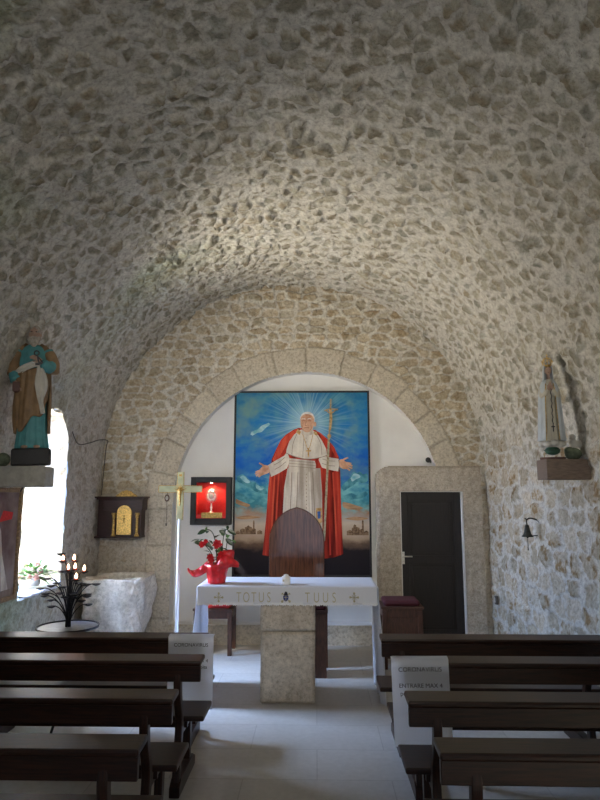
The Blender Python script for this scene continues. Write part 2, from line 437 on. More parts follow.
def dskeep(c):
    x, z = c[:, 0], c[:, 2]
    door = (x > DX0) & (x < DX1) & (z < DZ)
    cr = .20; cor = (x < SX0+cr) & (z > SZ-.13) & (((x-SX0-cr)/cr)**2+((z-SZ+.13)/.13)**2 > 1)
    return ~(door | cor)
struct(surface('trim_1', lin(SX0, SX1, .012), lin(0, SZ, .012), dspos, dspat, M['ashlar'], dskeep))
m = MB()
m.b2((SX0+.01, YD+.02, 0), (DX0-.005, RB, SZ-.14)); m.b2((DX1+.005, YD+.02, 0), (SX1, RB, SZ-.03)); m.b2((SX0+.18, YD+.02, DZ+.006), (SX1, RB, SZ-.02))
struct(m.build('trim_3', M['ashlar']))
me = bpy.data.objects['trim_3'].data
a = me.attributes.new('stonecol', 'FLOAT_COLOR', 'POINT'); a.data.foreach_set('color', [.45, .40, .32, 1]*len(me.vertices))
YL = YB+.04
d = struct(MB().b2((DX0+.01, YL, .01), (DX1-.01, YL+.045, DZ-.01)).build('door_1', M['doorwood'], bevel=.004))
m = MB(); w0 = .10
m.b2((DX0+.01, YL-.018, .01), (DX0+w0, YL, DZ-.01)); m.b2((DX1-w0, YL-.018, .01), (DX1-.01, YL, DZ-.01))
for za, zb in ((.01, .17), (.90, 1.0), (DZ-.12, DZ-.01)): m.b2((DX0+w0-.002, YL-.018, za), (DX1-w0+.002, YL, zb))
m.build('door_stile', M['doorwood'], d, bevel=.006)
m = MB()
for za, zb in ((.20, .87), (1.03, DZ-.15)): m.b2((DX0+w0+.04, YL-.010, za), (DX1-w0-.04, YL, zb))
m.build('door_panel', M['doorwood'], d, bevel=.008)
m = MB(); hz = at(408, 556, YL).z
m.b2((DX0+.015, YL-.024, hz-.09), (DX0+.045, YL-.017, hz+.05)); m.tube([(DX0+.03, YL-.02, hz), (DX0+.03, YL-.06, hz), (DX0+.05, YL-.065, hz), (DX0+.13, YL-.065, hz)], .008)
h = m.build('door_handle', M['silver'], d); h['label'] = 'metal lever handle with back plate'
m = MB(); m.b2((DX1-.012, YD+.02, 0), (DX1+.014, YB+.035, DZ)); m.b2((DX0-.014, YD+.03, 0), (DX0+.012, YB+.035, DZ)); m.b2((DX0-.0, YD+.03, DZ-.012), (DX1, YB+.035, DZ+.02))
struct(m.build('trim_4', M['plaster']))

# --- floor and rear wall
t = NT('pale_stone_floor'); c = t.coord()
br = t.n('ShaderNodeTexBrick', {'Vector': c, 'Color1': (.50, .485, .46), 'Color2': (.55, .535, .505), 'Mortar': (.40, .385, .36), 'Scale': 1.0, 'Mortar Size': .004, 'Mortar Smooth': .3, 'Brick Width': .9, 'Row Height': .45})
nz = t.noise(c, 2.2, 5); nz2 = t.noise(c, 24, 3)
col = t.mix(.5, br.outputs[0], t.ramp(nz, [(.3, (.80, .79, .77)), (.7, (1.12, 1.12, 1.12))]), 'MULTIPLY')
col = t.mix(.35, col, t.ramp(nz2, [(.3, (.75, .74, .72)), (.7, (1.1, 1.1, 1.1))]), 'MULTIPLY')
t.put(t.b.inputs['Base Color'], col); t.put(t.b.inputs['Roughness'], t.ramp(nz, [(.3, (.34,)*3), (.7, (.5,)*3)]))
t.bump(t.math('ADD', br.outputs[1], t.math('MULTIPLY', nz2, -.15)), .12, .003)
struct(MB().b2((XL-.7, -1.6, -.08), (2.6, RB+.1, 0)).build('floor', t.m))
m = MB()
m.b2((XL-.1, -1.6, 0), (-.95, -1.5, 2.4)); m.b2((.55, -1.6, 0), (2.6, -1.5, 2.4)); m.b2((XL-.1, -1.6, 3.3), (2.6, -1.5, 4.5)); m.b2((XL-.1, -1.6, 2.4), (-1.0, -1.5, 3.3)); m.b2((.6, -1.6, 2.4), (2.6, -1.5, 3.3)); m.b2((-1.1, -1.6, 2.4), (.7, -1.5, 2.5))
struct(m.build('wall_front', M['plaster']))

# --- window niche in the left wall
XO = -3.22
def jpos(fixed, axis, nrm):
    def f(u, v):
        z = 0*u
        if axis == 'y': P = np.stack([u, z+fixed, v], -1)
        elif axis == 'z': P = np.stack([u, v, z+fixed], -1)
        n = [z+nrm[0], z+nrm[1], z+nrm[2]]
        return P, np.stack(n, -1)
    return f
def jpat(u, v, P):
    return rubble(u, v, .26, .17, 51, mw=.13, amp=.016, brick=True, jit=.5, pw=4, s0=(.28, .26, .22), s1=(.42, .39, .34), mortar=(.46, .44, .40), warp=.2)
struct(surface('trim_5', lin(XO, XL+.01, .018), lin(NZ0-.03, NZ1+.06, .018), jpos(NY1, 'y', (0, -1, 0)), jpat, M['masonry']))
struct(surface('trim_6', lin(XO, XL+.01, .025), lin(NZ0-.03, NZ1+.06, .025), jpos(NY0, 'y', (0, 1, 0)), jpat, M['masonry']))
struct(surface('trim_7', lin(XO, XL+.01, .025), lin(NY0-.03, NY1+.03, .025), jpos(NZ0, 'z', (0, 0, 1)), jpat, M['masonry']))
struct(surface('trim_8', lin(XO, XL+.02, .025), lin(NY0-.03, NY1+.03, .025), jpos(NZ1, 'z', (0, 0, -1)), jpat, M['masonry']))
m = MB(); m.b2((XO-.25, NY0-.4, -.05), (XO, NY1+.4, NZ0)); m.b2((XO-.25, NY0-.4, NZ1), (XO, NY1+.4, 3.2))
m.b2((XO-.25, NY0-.6, NZ0), (XO, NY0, NZ1)); m.b2((XO-.25, NY1, NZ0), (XO, NY1+.6, NZ1))
struct(m.build('wall_outer', M['plaster']))
m = MB(); xw = XO+.05
for (ya, yb, za, zb) in ((NY0, NY0+.05, NZ0, NZ1), (NY1-.05, NY1, NZ0, NZ1), (NY0, NY1, NZ0, NZ0+.05), (NY0, NY1, NZ1-.05, NZ1), ((NY0+NY1)/2-.02, (NY0+NY1)/2+.02, NZ0, NZ1)):
    m.b2((xw-.04, ya, za), (xw, yb, zb))
w = struct(m.build('window_1', M['stoolwood']))
t = NT('window_glass'); 
t.b.inputs['Base Color'].default_value = (1, 1, 1, 1); t.b.inputs['Roughness'].default_value = 0; t.b.inputs['IOR'].default_value = 1.0; t.b.inputs['Transmission Weight'].default_value = 1
t.b.inputs['Specular IOR Level'].default_value = .2
gl = t.m
# glass that lets daylight through
tt = gl.node_tree; tr = tt.nodes.new('ShaderNodeBsdfTransparent'); gg = tt.nodes.new('ShaderNodeBsdfGlossy'); gg.inputs['Roughness'].default_value = .02
mx = tt.nodes.new('ShaderNodeMixShader'); mx.inputs[0].default_value = .06
tt.links.new(tr.outputs[0], mx.inputs[1]); tt.links.new(gg.outputs[0], mx.inputs[2]); tt.links.new(mx.outputs[0], tt.nodes['Material Output'].inputs[0])
m = MB(); m.b2((xw-.024, NY0+.05, NZ0+.05), (xw-.018, NY1-.05, NZ1-.05)); m.build('window_pane', gl, w)
# ------------------------------------------------------------------ pews
HP = .75
def pew(lab, x0, x1, yr, side, group):
    """x0..x1 along the bench, yr = far edge of the top rail; side = x of the aisle end"""
    L = x1-x0
    t = thing('church_pew', ((x0+x1)/2, yr, 0), lab, 'pew', group)
    h = L/2
    MB().box((0, -.068, HP-.018), (L, .15, .030), Matrix.Rotation(math.radians(3), 3, 'X')).build('top_rail', M['wood'], t, bevel=.009)
    MB().b2((-h+.004, -.128, HP-.125), (h-.004, -.098, HP-.036)).build('back_board', M['wood'], t, bevel=.004)
    MB().b2((-h, .0, .365), (h, .30, .395)).build('seat', M['wood'], t, bevel=.008)
    MB().b2((-h+.10, .02, .325), (h-.10, .045, .366)).build('seat_rail', M['wood'], t, bevel=.003)
    prof = smoothpts([(-.095, HP-.05), (-.105, HP-.14), (-.085, HP-.24), (-.045, HP-.33), (-.035, .34), (-.06, .2), (-.085, .06)], 5)
    for sx in (-1, 1):
        m = MB(); cx = sx*(h-.137)
        wd = .055
        poly = [(p[0]-wd/2, p[1]) for p in prof]+[(p[0]+wd/2, p[1]) for p in reversed(prof)]
        poly = [(p[0], max(p[1], .07)) for p in poly]
        m.prism([(p[0], p[1]) for p in poly], cx-.021, cx+.021, 'yz')
        m.b2((cx-.018, -.06, .30), (cx+.018, .27, .366))
        ep = m.build('end_post', M['woodend'], t, bevel=.006)
        m = MB(); m.prism([(.20, .30), (.26, .30), (.235, .06), (.195, .06)], cx-.021, cx+.021, 'yz'); m.build('front_leg', M['woodend'], t, bevel=.004)
        MB().prism([(-.13, 0), (.34, 0), (.34, .055), (.28, .085), (-.08, .085), (-.13, .055)], cx-.03, cx+.03, 'yz').build('foot', M['woodend'], ep, bevel=.005)
    return t
rowsL = [(Y_, at(x_, y_, Y_).x) for x_, y_, Y_ in ((209, 634, 4.51), (205, 654.5, 3.92), (179, 690, 3.24), (148, 736, 2.65))]
rowsR = [(Y_, at(x_, y_, Y_).x) for x_, y_, Y_ in ((379, 630, 4.51), (391, 654, 3.92), (404, 690, 3.24), (433, 741, 2.65))]
ordn = ['front pew on left of aisle, nearest the iron candle stand', 'second pew back from altar on left, behind the paper notice',
        'third pew back from altar on left of aisle', 'pew nearest the camera on left of aisle']
ordr = ['front pew on right of aisle, nearest the dark door', 'second pew back from altar on right, notice on its end',
        'third pew back from altar on right, behind the notice', 'pew nearest the camera on right of aisle']
for (y, x), l in zip(rowsL, ordn): pew('dark wooden '+l, -2.40, x, y, x, 'pews left of the aisle')
for (y, x), l in zip(rowsR, ordr): pew('dark wooden '+l, x, x+1.52, y, x, 'pews right of the aisle')

# notices
def notice(name, c, w, h, yaw, tilt, label, lines):
    t = thing(name, c, label, 'sign', 'coronavirus notices', yaw); 
    m = MB(); nx, nz = 8, 12; vs = []; 
    for i in range(nx+1): vs.append(((i/nx-.5)*w, .055, .006))
    for i in range(nx+1): vs.append(((i/nx-.5)*w, .022, .008))
    nz += 2
    for j in range(nz-1):
        for i in range(nx+1):
            u = i/nx-.5; v = j/(nz-2)
            vs.append((u*w, .018*math.sin(v*3.0)*(.3+abs(u))-.010*(u*2)**2-.01*v, -v*h))
    m.add(vs, [(j*(nx+1)+i, j*(nx+1)+i+1, (j+1)*(nx+1)+i+1, (j+1)*(nx+1)+i) for j in range(nz) for i in range(nx)])
    m.build('paper', M['paper'], t, smooth=True)
    k = -.065
    for s, sz, dz in lines:
        o = text_mesh('printed_line', s, sz, M['ink'], (0, 0, k-dz), (PI/2, 0, 0), t, bold=0, extrude=0)
        for vx in o.data.vertices:
            v_ = -(k-dz+vx.co.y)/h; u_ = vx.co.x/w
            vx.co.z = -(.018*math.sin(v_*3.0)*(.3+abs(u_))-.010*(u_*2)**2-.01*v_)+.0016
    return t
c = at(190, 638, 4.30)
nl = notice('paper_notice', (c.x, 4.345, c.z), .305, .455, 0, 0, 'white paper notice on front left pew, mostly hidden by the next pew', [('CORONAVIRUS', .033, .0), ('ENTRARE MAX 4', .031, .10), ('persone alla volta', .031, .14)])
c = at(419, 659, 3.77)
nr = notice('paper_notice', (c.x, 3.765, c.z), .325, .46, math.radians(-3), 0, 'white paper notice on the right of the aisle reading coronavirus entrare max 4', [('CORONAVIRUS', .035, .0), ('ENTRARE MAX 4', .033, .088), ('persone alla volta', .033, .130)])
nr.rotation_euler = (0, math.radians(-1.5), math.radians(-3)); nr.location.y = 3.758

# ------------------------------------------------------------------ altar
AY0, AY1 = 5.37, 5.96
AX0, AX1 = at(198, 590, AY0).x, at(377, 590, AY0).x
AZ = at(290, 587, AY0).z
px0, px1 = at(261, 660, AY0+.10).x, at(315, 660, AY0+.10).x
PYF = AY0+.04
sm = stone_attr_mat('altar_stone', .5, 34)
def stoneblock(name, a, b, parent, seed, mat=sm, amp=.008, res=.02, c0=(.47, .41, .34), c1=(.68, .62, .53)):
    import bmesh
    bm = bmesh.new()
    bmesh.ops.create_cube(bm, size=1)
    for v in bm.verts: v.co = Vector([(a[i]+b[i])/2+v.co[i]*(b[i]-a[i]) for i in range(3)])
    bmesh.ops.bevel(bm, geom=bm.edges[:], offset=.01, segments=2, affect='EDGES')
    mx = max(b[i]-a[i] for i in range(3))
    while mx > res*2 and len(bm.verts) < 20000:
        es = [e for e in bm.edges if e.calc_length() > res*1.6]
        if not es: break
        bmesh.ops.subdivide_edges(bm, edges=es, cuts=1, use_grid_fill=True)
    bm.normal_update()
    me = bpy.data.meshes.new(name); 
    P = np.array([v.co[:] for v in bm.verts]); N = np.array([v.normal[:] for v in bm.verts])
    d = (fbm(P[:, 0]*9+P[:, 1]*5, P[:, 2]*9+P[:, 1]*7, seed, 4)-.5)*2*amp
    P = P+N*d[:, None]
    for v, p in zip(bm.verts, P): v.co = p
    bmesh.ops.triangulate(bm, faces=[f for f in bm.faces if len(f.verts) > 4])
    bm.to_mesh(me); bm.free()
    nz = fbm(P[:, 0]*11+P[:, 1]*8, P[:, 2]*11+P[:, 1]*6, seed+3, 5)
    col = lerp3(c0, c1, np.clip(nz*1.5-.25, 0, 1))
    at_ = me.attributes.new('stonecol', 'FLOAT_COLOR', 'POINT'); at_.data.foreach_set('color', np.concatenate([col, np.ones((len(col), 1))], 1).astype(np.float32).ravel())
    me.materials.append(mat); me.polygons.foreach_set('use_smooth', [True]*len(me.polygons))
    o = bpy.data.objects.new(name, me); COL.objects.link(o); o.parent = parent; return o
alt = thing('altar', ((px0+px1)/2, AY0+.30, 0), 'pale stone altar table on one square pillar under the white cloth', 'altar')
al = Vector(alt.location)
def la(x, y, z): return (x-al.x, y-al.y, z-al.z)
zc = at(290, 632, PYF).z
stoneblock('pillar_shaft', la(px0, PYF+.01, 0), la(px1, PYF+.46, zc-.004), alt, 3)
stoneblock('pillar_block', la(px0-.003, PYF, zc+.004), la(px1+.003, PYF+.47, AZ-.075), alt, 9)
stoneblock('table_slab', la(AX0+.02, AY0+.02, AZ-.07), la(AX1-.02, AY1-.02, AZ-.004), alt, 14, res=.04, amp=.003)

def altar_cloth():
    t = thing('altar_cloth', (0, AY0, AZ), 'white altar cloth with gold lettering draped over the stone altar', 'altar cloth')
    ny = 26; nxh = 64
    vs = []; fs = []
    # top and the two long end drops as one profile running across
    def prof(vx):   # vx = distance along cloth across the table
        w = AX1-AX0; e = .015
        drop = AZ-.015
        if vx < drop: return (AX0, -(drop-vx), -1)
        if vx > drop+w: return (AX1, -(vx-drop-w), 1)
        return (AX0+(vx-drop), 0, 0)
    w = AX1-AX0; drop = AZ-.015; tot = w+2*drop
    xs = list(np.linspace(0, drop-.02, 22))+[drop-.008, drop-.002, drop+.006]+list(np.linspace(drop+.03, drop+w-.03, 30))+[drop+w-.006, drop+w+.002, drop+w+.008]+list(np.linspace(drop+w+.02, tot, 22))
    nx = len(xs)
    for a in xs:
        x, z, s = prof(a)
        for j in range(ny+1):
            v = j/ny; y = v*(AY1-AY0)
            xx = x; yy = y
            if s:
                k = min(1, -z/.5)
                fl = .016*k*math.sin(v*19+1.3)+.012*k*math.sin(v*41)
                xx = x+s*(.010+fl+.05*k*(-z)*.5)
                yy = y-.045*k*(1-2*v)*(-z)-.0
            zz = z+.004-.004*(1 if s else 0)
            if s and z < -.001: zz = z+ .010*math.sin(v*60)*max(0, -z-.80)*0
            vs.append((xx, yy, zz+AZ*0))
    for i in range(nx-1):
        for j in range(ny): fs.append((i*(ny+1)+j, (i+1)*(ny+1)+j, (i+1)*(ny+1)+j+1, i*(ny+1)+j+1))
    m = MB(); m.add(vs, fs)
    m.build('main_cloth', M['cloth'], t, smooth=True, solid=.003)
    # front flap with scalloped lace hem
    m = MB(); nx2 = 220; nz = 10; fh = .135; vs = []; 
    for i in range(nx2+1):
        u = i/nx2; x = AX0-.004+u*(AX1-AX0+.008)
        L = fh+.008*abs(math.sin(u*PI*26))
        for j in range(nz+1):
            v = j/nz; vs.append((x, -.006-.006*v*(1+math.sin(u*23)*.8), .006-v*L))
    m.add(vs, [(i*(nz+1)+j, (i+1)*(nz+1)+j, (i+1)*(nz+1)+j+1, i*(nz+1)+j+1) for i in range(nx2) for j in range(nz)])
    fl = m.build('front_flap', M['cloth'], t, smooth=True, solid=.003)
    m = MB(); vs = []
    for i in range(nx2*2+1):
        u = i/nx2/2; x = AX0-.004+u*(AX1-AX0+.008)
        L = fh+.008*abs(math.sin(u*PI*26))
        vs += [(x, -.016, .006-L+.010), (x, -.0165, .006-L-.012-.004*math.sin(u*PI*160))]
    m.add(vs, [(2*i, 2*i+2, 2*i+3, 2*i+1) for i in range(nx2*2)])
    o = m.build('lace_edge', M['lace'], t, solid=.002); o['label'] = 'scalloped lace edge'
    # embroidery
    zt = at(290, 602, AY0).z-AZ
    def put(s, cx, parent):
        p = at(cx, 600, AY0)
        o = text_mesh('embroidered_letter', s, .118, M['goldthread'], (p.x, -.0185, zt), (PI/2, 0, 0), parent, bold=-.0012, extrude=.0012, sx=.62)
    for s, cx in zip('TOTUS', (239, 246.5, 254, 261.5, 269)): put(s, cx, t)
    for s, cx in zip('TUUS', (307.5, 316.5, 325.5, 334)): put(s, cx, t)
    for cx in (219, 354):
        p = at(cx, 597, AY0); m = MB(); r = .036
        for k in range(4):
            q = k*PI/2; dx, dz = math.cos(q), math.sin(q)
            poly = [(0.003*dz, -.003*dx), (dx*r-dz*.010, dz*r+dx*.010), (dx*r*1.15, dz*r*1.15), (dx*r+dz*.010, dz*r-dx*.010), (-.003*dz, .003*dx)]
            m.prism([(p.x+a, p.z-AZ+b) for a, b in poly], -.0185, -.021, 'xz')
            poly = [(0, 0), (dx*.018-dz*.014, dz*.018+dx*.014), (dx*.014-dz*.018, dz*.014+dx*.018)]
            m.prism([(p.x+a, p.z-AZ+b) for a, b in poly], -.0185, -.0205, 'xz')
        o = m.build('embroidered_cross', M['goldthread'], t)
    p = at(286, 596.5, AY0); m = MB(); ex, ez = p.x, p.z-AZ
    K_ = 1.3
    sh = [(-.022, .008), (.022, .008), (.022, -.012), (.012, -.030), (0, -.038), (-.012, -.030), (-.022, -.012)]
    m.cur = 0; m.prism([(ex+a, ez+b) for a, b in sh], -.0185, -.022, 'xz')
    m.cur = 1
    for s in (-1, 1):
        ry = Matrix.Rotation(s*math.radians(42), 3, 'Y')
        m.box((ex, -.020, ez-.004), (.007, .002, .088), ry)
        m.ball((ex-s*.031, -.020, ez-.037), (.010, .002, .010), 10, 6); m.box((ex+s*.030, -.020, ez+.026), (.018, .002, .008), ry)
    m.cur = 2; m.prism([(ex+a, ez+b) for a, b in [(-.015, .010), (.015, .010), (.016, .022), (.009, .038), (0, .044), (-.009, .038), (-.016, .022)]], -.019, -.0225, 'xz')
    m.cur = 1; m.box((ex, -.0225, ez-.012), (.004, .002, .04)); m.box((ex+.002, -.0225, ez-.004), (.032, .002, .004))
    o = m.build('embroidered_crest', [M['bluethread'], M['goldthread'], M['ink']], t); o['label'] = 'dark blue crest with crossed keys and tiara'
    return t
altar_cloth()

# candle on the altar
p = at(286, 584, AY0+.13); t = thing('altar_candle', (p.x, AY0+.13, AZ+.004), 'small white candle in a cup on the middle of the altar cloth', 'candle')
m = MB(); m.lathe([(.001, 0), (.034, 0), (.037, .006), (.037, .062), (.034, .066), (.001, .066)], seg=24); m.build('cup', M['wax'], t, smooth=True)
m = MB(); m.lathe([(.001, .06), (.022, .06), (.022, .078), (.010, .084), (.001, .085)], seg=18); m.build('wax', M['wax'], t, smooth=True)
m = MB(); m.tube([(0, 0, .083), (.001, 0, .092)], .0015, 6); m.build('wick', M['black'], t)
m = MB(); m.box((-.020, -.034, .035), (.014, .004, .018)); o = m.build('emblem', M['goldthread'], t); o['label'] = 'faint gold emblem'

# ------------------------------------------------------------------ red-wrapped potted flower
PY = AY0+.16
p = at(216.5, 584, PY); t = thing('potted_flower', (p.x, PY, AZ+.009), 'potted plant with red blooms wrapped in red foil on left end of altar', 'potted plant')
m = MB()
fn = lambda q, z: 1+.05*math.sin(q*9)*(z/.17)+.02*math.sin(q*17+2)
m.lathe([(.002, .0), (.070, 0), (.076, .01), (.080, .03), (.092, .10), (.103, .140), (.108, .165), (.098, .160), (.09, .135), (.002, .13)], seg=60, fn=fn); m.build('foil_wrap', M['redfoil'], t, smooth=True)
def leafmesh(m, base, d, L, w, up=Vector((0, 0, 1)), droop=.25, n=6):
    d = Vector(d).normalized(); s = d.cross(up)
    if s.length < .01: s = Vector((1, 0, 0))
    s.normalize(); nrm = s.cross(d)
    vs = []; 
    for i in range(n+1):
        u = i/n; ww = w*math.sin(PI*min(1, u*.92+.06))**.8
        c = Vector(base)+d*L*u-Vector((0, 0, 1))*droop*L*u*u
        vs += [c-s*ww+nrm*ww*.3, c, c+s*ww+nrm*ww*.3]
    fs = []
    for i in range(n):
        a = i*3; fs += [(a, a+1, a+4, a+3), (a+1, a+2, a+5, a+4)]
    m.add(vs, fs)
def bow_loop(pts, wid):
    m = MB(); pts = smoothpts(pts, 8); vs = []
    n = len(pts)
    for i, q in enumerate(pts):
        w = wid(i/(n-1)); vs += [q+Vector((0, .012*math.sin(i*.9), w)), q+Vector((0, -.012, 0)), q+Vector((0, .010*math.cos(i*.7), -w))]
    fs = []
    for i in range(n-1):
        a = i*3; fs += [(a, a+3, a+4, a+1), (a+1, a+4, a+5, a+2)]
    m.add(vs, fs); return m
ps = .0085  # metres per photo pixel at this distance
bow_loop([(-.075, -.04, .145), (-.14, -.05, .10), (-.20, -.05, .085), (-.245, -.05, .125)], lambda u: .042*(1-u)**.7+.006).build('bow_tail', M['redfoil'], t, smooth=True, solid=.002)
bow_loop([(.0, -.08, .13), (.06, -.095, .175), (.13, -.08, .185), (.20, -.05, .155)], lambda u: .045*math.sin(PI*(u*.8+.15))+.006).build('bow_loop', M['redfoil'], t, smooth=True, solid=.002)
m = MB(); m.lathe([(.02, 0), (.045, .03), (.052, .09), (.049, .115), (.04, .09), (.02, .02)], c=(.100, -.03, .165), seg=24, fn=lambda q, z: 1+.08*math.sin(q*5)); m.build('bow_loop', M['redfoil'], t, smooth=True)
stems = [((-.02, 0, .13), (-.05, 0, .25), (-.11, -.01, .33), (-.085, 0, .35)), ((0, 0, .13), (-.01, 0, .30), (-.04, 0, .42), (-.09, 0, .455), (-.13, 0, .43)), ((.01, 0, .13), (.04, 0, .28), (.055, 0, .40), (.07, 0, .45)), ((.0, .02, .13), (.01, .02, .25), (.02, .0, .36)), ((.02, -.02, .13), (.07, -.02, .24), (.09, -.02, .36))]
m = MB()
for s in stems: m.tube(smoothpts(s, 4), .004, 6)
m.build('stem', M['leaf'], t, smooth=True)
rnd = random.Random(4); m = MB(); m2 = MB()
tips = [((-.135, 0, .345), (-1, 0, .1), 4), ((-.10, 0, .43), (-.6, 0, .6), 3), ((.06, 0, .43), (.3, 0, .7), 6), ((.09, 0, .37), (.8, 0, .2), 5), ((-.04, 0, .36), (-.2, 0, .3), 5), ((0, 0, .30), (0, -.5, .2), 7), ((-.05, 0, .27), (-.8, 0, 0), 5), ((.05, 0, .27), (.5, -.4, .1), 5), ((0, 0, .19), (.2, -.5, .3), 9)]
for b, d, k in tips:
    for i in range(k):
        dd = Vector(d)+Vector((rnd.uniform(-1, 1), rnd.uniform(-.9, .5), rnd.uniform(-.6, .6)))*.9
        leafmesh(m if rnd.random() < .8 else m2, Vector(b)+Vector((rnd.uniform(-.03, .03), rnd.uniform(-.03, .03), rnd.uniform(-.03, .03))), dd, rnd.uniform(.045, .075), rnd.uniform(.012, .020))
for x, z, dx, dz in ((-.165, .345, 1, .1), (.05, .435, -.7, .7), (.12, .44, .9, -.2), (.10, .36, .8, -.5), (-.09, .34, .7, -.4), (-.12, .44, -.7, -.1)):
    leafmesh(m, (x-dx*.03, -.02, z-dz*.03), (dx, 0, dz), .075, .020, up=Vector((0, -1, .3)))
o = m.build('foliage', M['leaf'], t, smooth=True); o['kind'] = 'stuff'
o = m2.build('foliage', M['leaflight'], t, smooth=True); o['kind'] = 'stuff'
for (x, y, z, r) in ((-.125, -.03, .33, .030), (.01, -.05, .335, .042), (-.05, -.05, .225, .032), (.055, -.06, .235, .045), (-.095, -.03, .355, .022), (.04, -.06, .20, .035), (-.04, -.05, .20, .028)):
    m = MB()
    for k in range(9):
        q = k*2.4; leafmesh(m, (x, y, z), (math.cos(q), -.45-.3*(k % 3), math.sin(q)), r*1.25, r*.42, up=Vector((0, -1, 0)), droop=.1, n=4)
    m.build('flower', M['petal'], t, smooth=True)

# ------------------------------------------------------------------ processional cross
CY = 5.62
pc = at(180.5, 489, CY); pt = at(180.5, 472, CY); pb = at(180.5, 520, CY)
t = thing('processional_cross', (pc.x, CY, 0), 'pale glass crucifix with gilt edges on a tall white pole left of the altar', 'cross')
zt, zb, zc_ = pt.z, pb.z, pc.z; xa, xb = at(159, 489, CY).x-pc.x, at(202, 489, CY).x-pc.x
m = MB(); m.b2((-.027, -.009, zb), (.027, .009, zt)); m.b2((xa, -.008, zc_-.027), (xb, .008, zc_+.027)); m.build('glass_cross', M['glasscross'], t, bevel=.003)
m = MB()
for sx in (-1, 1):
    m.tube([(sx*.030, -.004, zb), (sx*.030, -.004, zc_-.03)], .0022, 6); m.tube([(sx*.030, -.004, zt), (sx*.030, -.004, zc_+.03)], .0022, 6)
    e = xa if sx < 0 else xb
    for dz in (-.030, .030): m.tube([(sx*.03, -.004, zc_+dz), (e, -.004, zc_+dz)], .0022, 6)
    m.tube([(e, -.004, zc_-.03), (e, -.004, zc_+.03)], .004, 6)
for k in range(16):
    q = 2*PI*k/16; m.tube([(0, -.012, zc_), (math.cos(q)*.05, -.012, zc_+math.sin(q)*.05)], [.004, .0015], 5)
m.box((0, -.012, zt-.03), (.026, .006, .018))
o = m.build('gilt_edge', M['gold'], t); o['label'] = 'gilt edging and rays'
m = MB(); z0 = zc_-.01
m.ball((0, -.03, z0+.008), (.013, .013, .016), 10, 8); m.tube([(0, -.026, z0-.005), (0, -.028, z0-.05), (0, -.026, z0-.085)], [.013, .016, .012], 8)
m.tube([(0, -.026, z0-.08), (.006, -.034, z0-.125), (0, -.026, z0-.175)], [.012, .009, .006], 8)
for sx in (-1, 1): m.tube([(sx*.008, -.026, z0-.012), (sx*.04, -.022, z0+.008), (sx*.072, -.018, z0+.016)], [.007, .005, .004], 6)
m.v = [((v[0])*.8, v[1]+.006, z0+(v[2]-z0)*.8) for v in m.v]
o = m.build('corpus', M['goldpaint'], t, smooth=True, remesh=.0025); o['label'] = 'small gilt figure with outstretched arms'
m = MB(); m.tube([(0, 0, .03), (0, 0, zb+.01)], .0155, 12); m.build('pole', M['whitemetal'], t, smooth=True)
m = MB(); m.lathe([(.001, 0), (.15, 0), (.15, .012), (.05, .03), (.022, .07), (.001, .07)], seg=28); m.build('base', M['whitemetal'], t, smooth=True)

# ------------------------------------------------------------------ wall pieces of the end wall
# relic case
YW = RB
a, b = at(191, 477, YW-.13), at(230.5, 525, YW-.13); ia, ib = at(196.5, 482.5, YW-.13), at(225.5, 518.5, YW-.13)
t = thing('reliquary_case', (0, YW, 0), 'black framed lit case lined in red, holding a gold monstrance, on the white wall', 'display case')
m = MB(); D = .13
m.b2((a.x, -D, b.z), (ia.x, 0, a.z)); m.b2((ib.x, -D, b.z), (b.x, 0, a.z)); m.b2((ia.x, -D, ia.z), (ib.x, 0, a.z)); m.b2((ia.x, -D, b.z), (ib.x, 0, ib.z))
m.build('case_frame', M['frameblack'], t, bevel=.004)
m = MB(); m.b2((ia.x, -.018, ib.z), (ib.x, -.003, ia.z)); m.b2((ia.x-.001, -D+.015, ib.z), (ia.x+.004, -.003, ia.z)); m.b2((ib.x-.004, -D+.015, ib.z), (ib.x+.001, -.003, ia.z)); m.b2((ia.x, -D+.012, ib.z), (ib.x, -.003, ib.z+.05)); m.build('velvet_lining', M['redvelvet'], t)
mcx = at(211.5, 500, YW-.07).x; zb_ = ib.z+.05
m = MB(); m.lathe([(.001, 0), (.050, 0), (.046, .012), (.018, .03), (.010, .055), (.017, .075), (.010, .095), (.008, .13), (.001, .13)], c=(mcx, -.075, zb_), seg=20)
zc2 = zb_+.215
for k in range(22):
    q = 2*PI*k/22; m.tube([(mcx+math.cos(q)*.035, -.075, zc2+math.sin(q)*.038), (mcx+math.cos(q)*.078, -.075, zc2+math.sin(q)*.085)], [.007, .003], 5)
ringp = [(mcx+math.cos(q)*.045, -.075, zc2+math.sin(q)*.05) for q in np.linspace(0, 2*PI, 25)]
m.tube(ringp, .009, 6); mo = m.build('monstrance', M['silver'], t, smooth=True); mo['label'] = 'sunburst monstrance on a footed stem'
m = MB(); m.ball((mcx, -.08, zc2), (.03, .006, .034), 14, 8); m.build('lunette', M['whitepaint'], mo, smooth=True)
p0, p1 = at(201.5, 509, YW-.13), at(222, 516.5, YW-.13)
m = MB(); m.b2((p0.x, -D-.004, ib.z+.006), (p1.x, -D+.008, ib.z+.070)); pl = m.build('plaque', M['goldpaint'], t, bevel=.002); pl['label'] = 'gilt inscribed plaque'
t.location = (0, YW, 0)
case_lamp = Vector((mcx, YW-.095, ia.z-.018))
m = MB(); m.lathe([(.001, 0), (.014, 0), (.014, .012), (.001, .012)], c=(mcx, -.095, ia.z-.010), seg=14); m.build('lamp', pmat('lamp_glow', (1, .9, .75), .5, emit=(1, .85, .6), estr=8, bump=0), t)

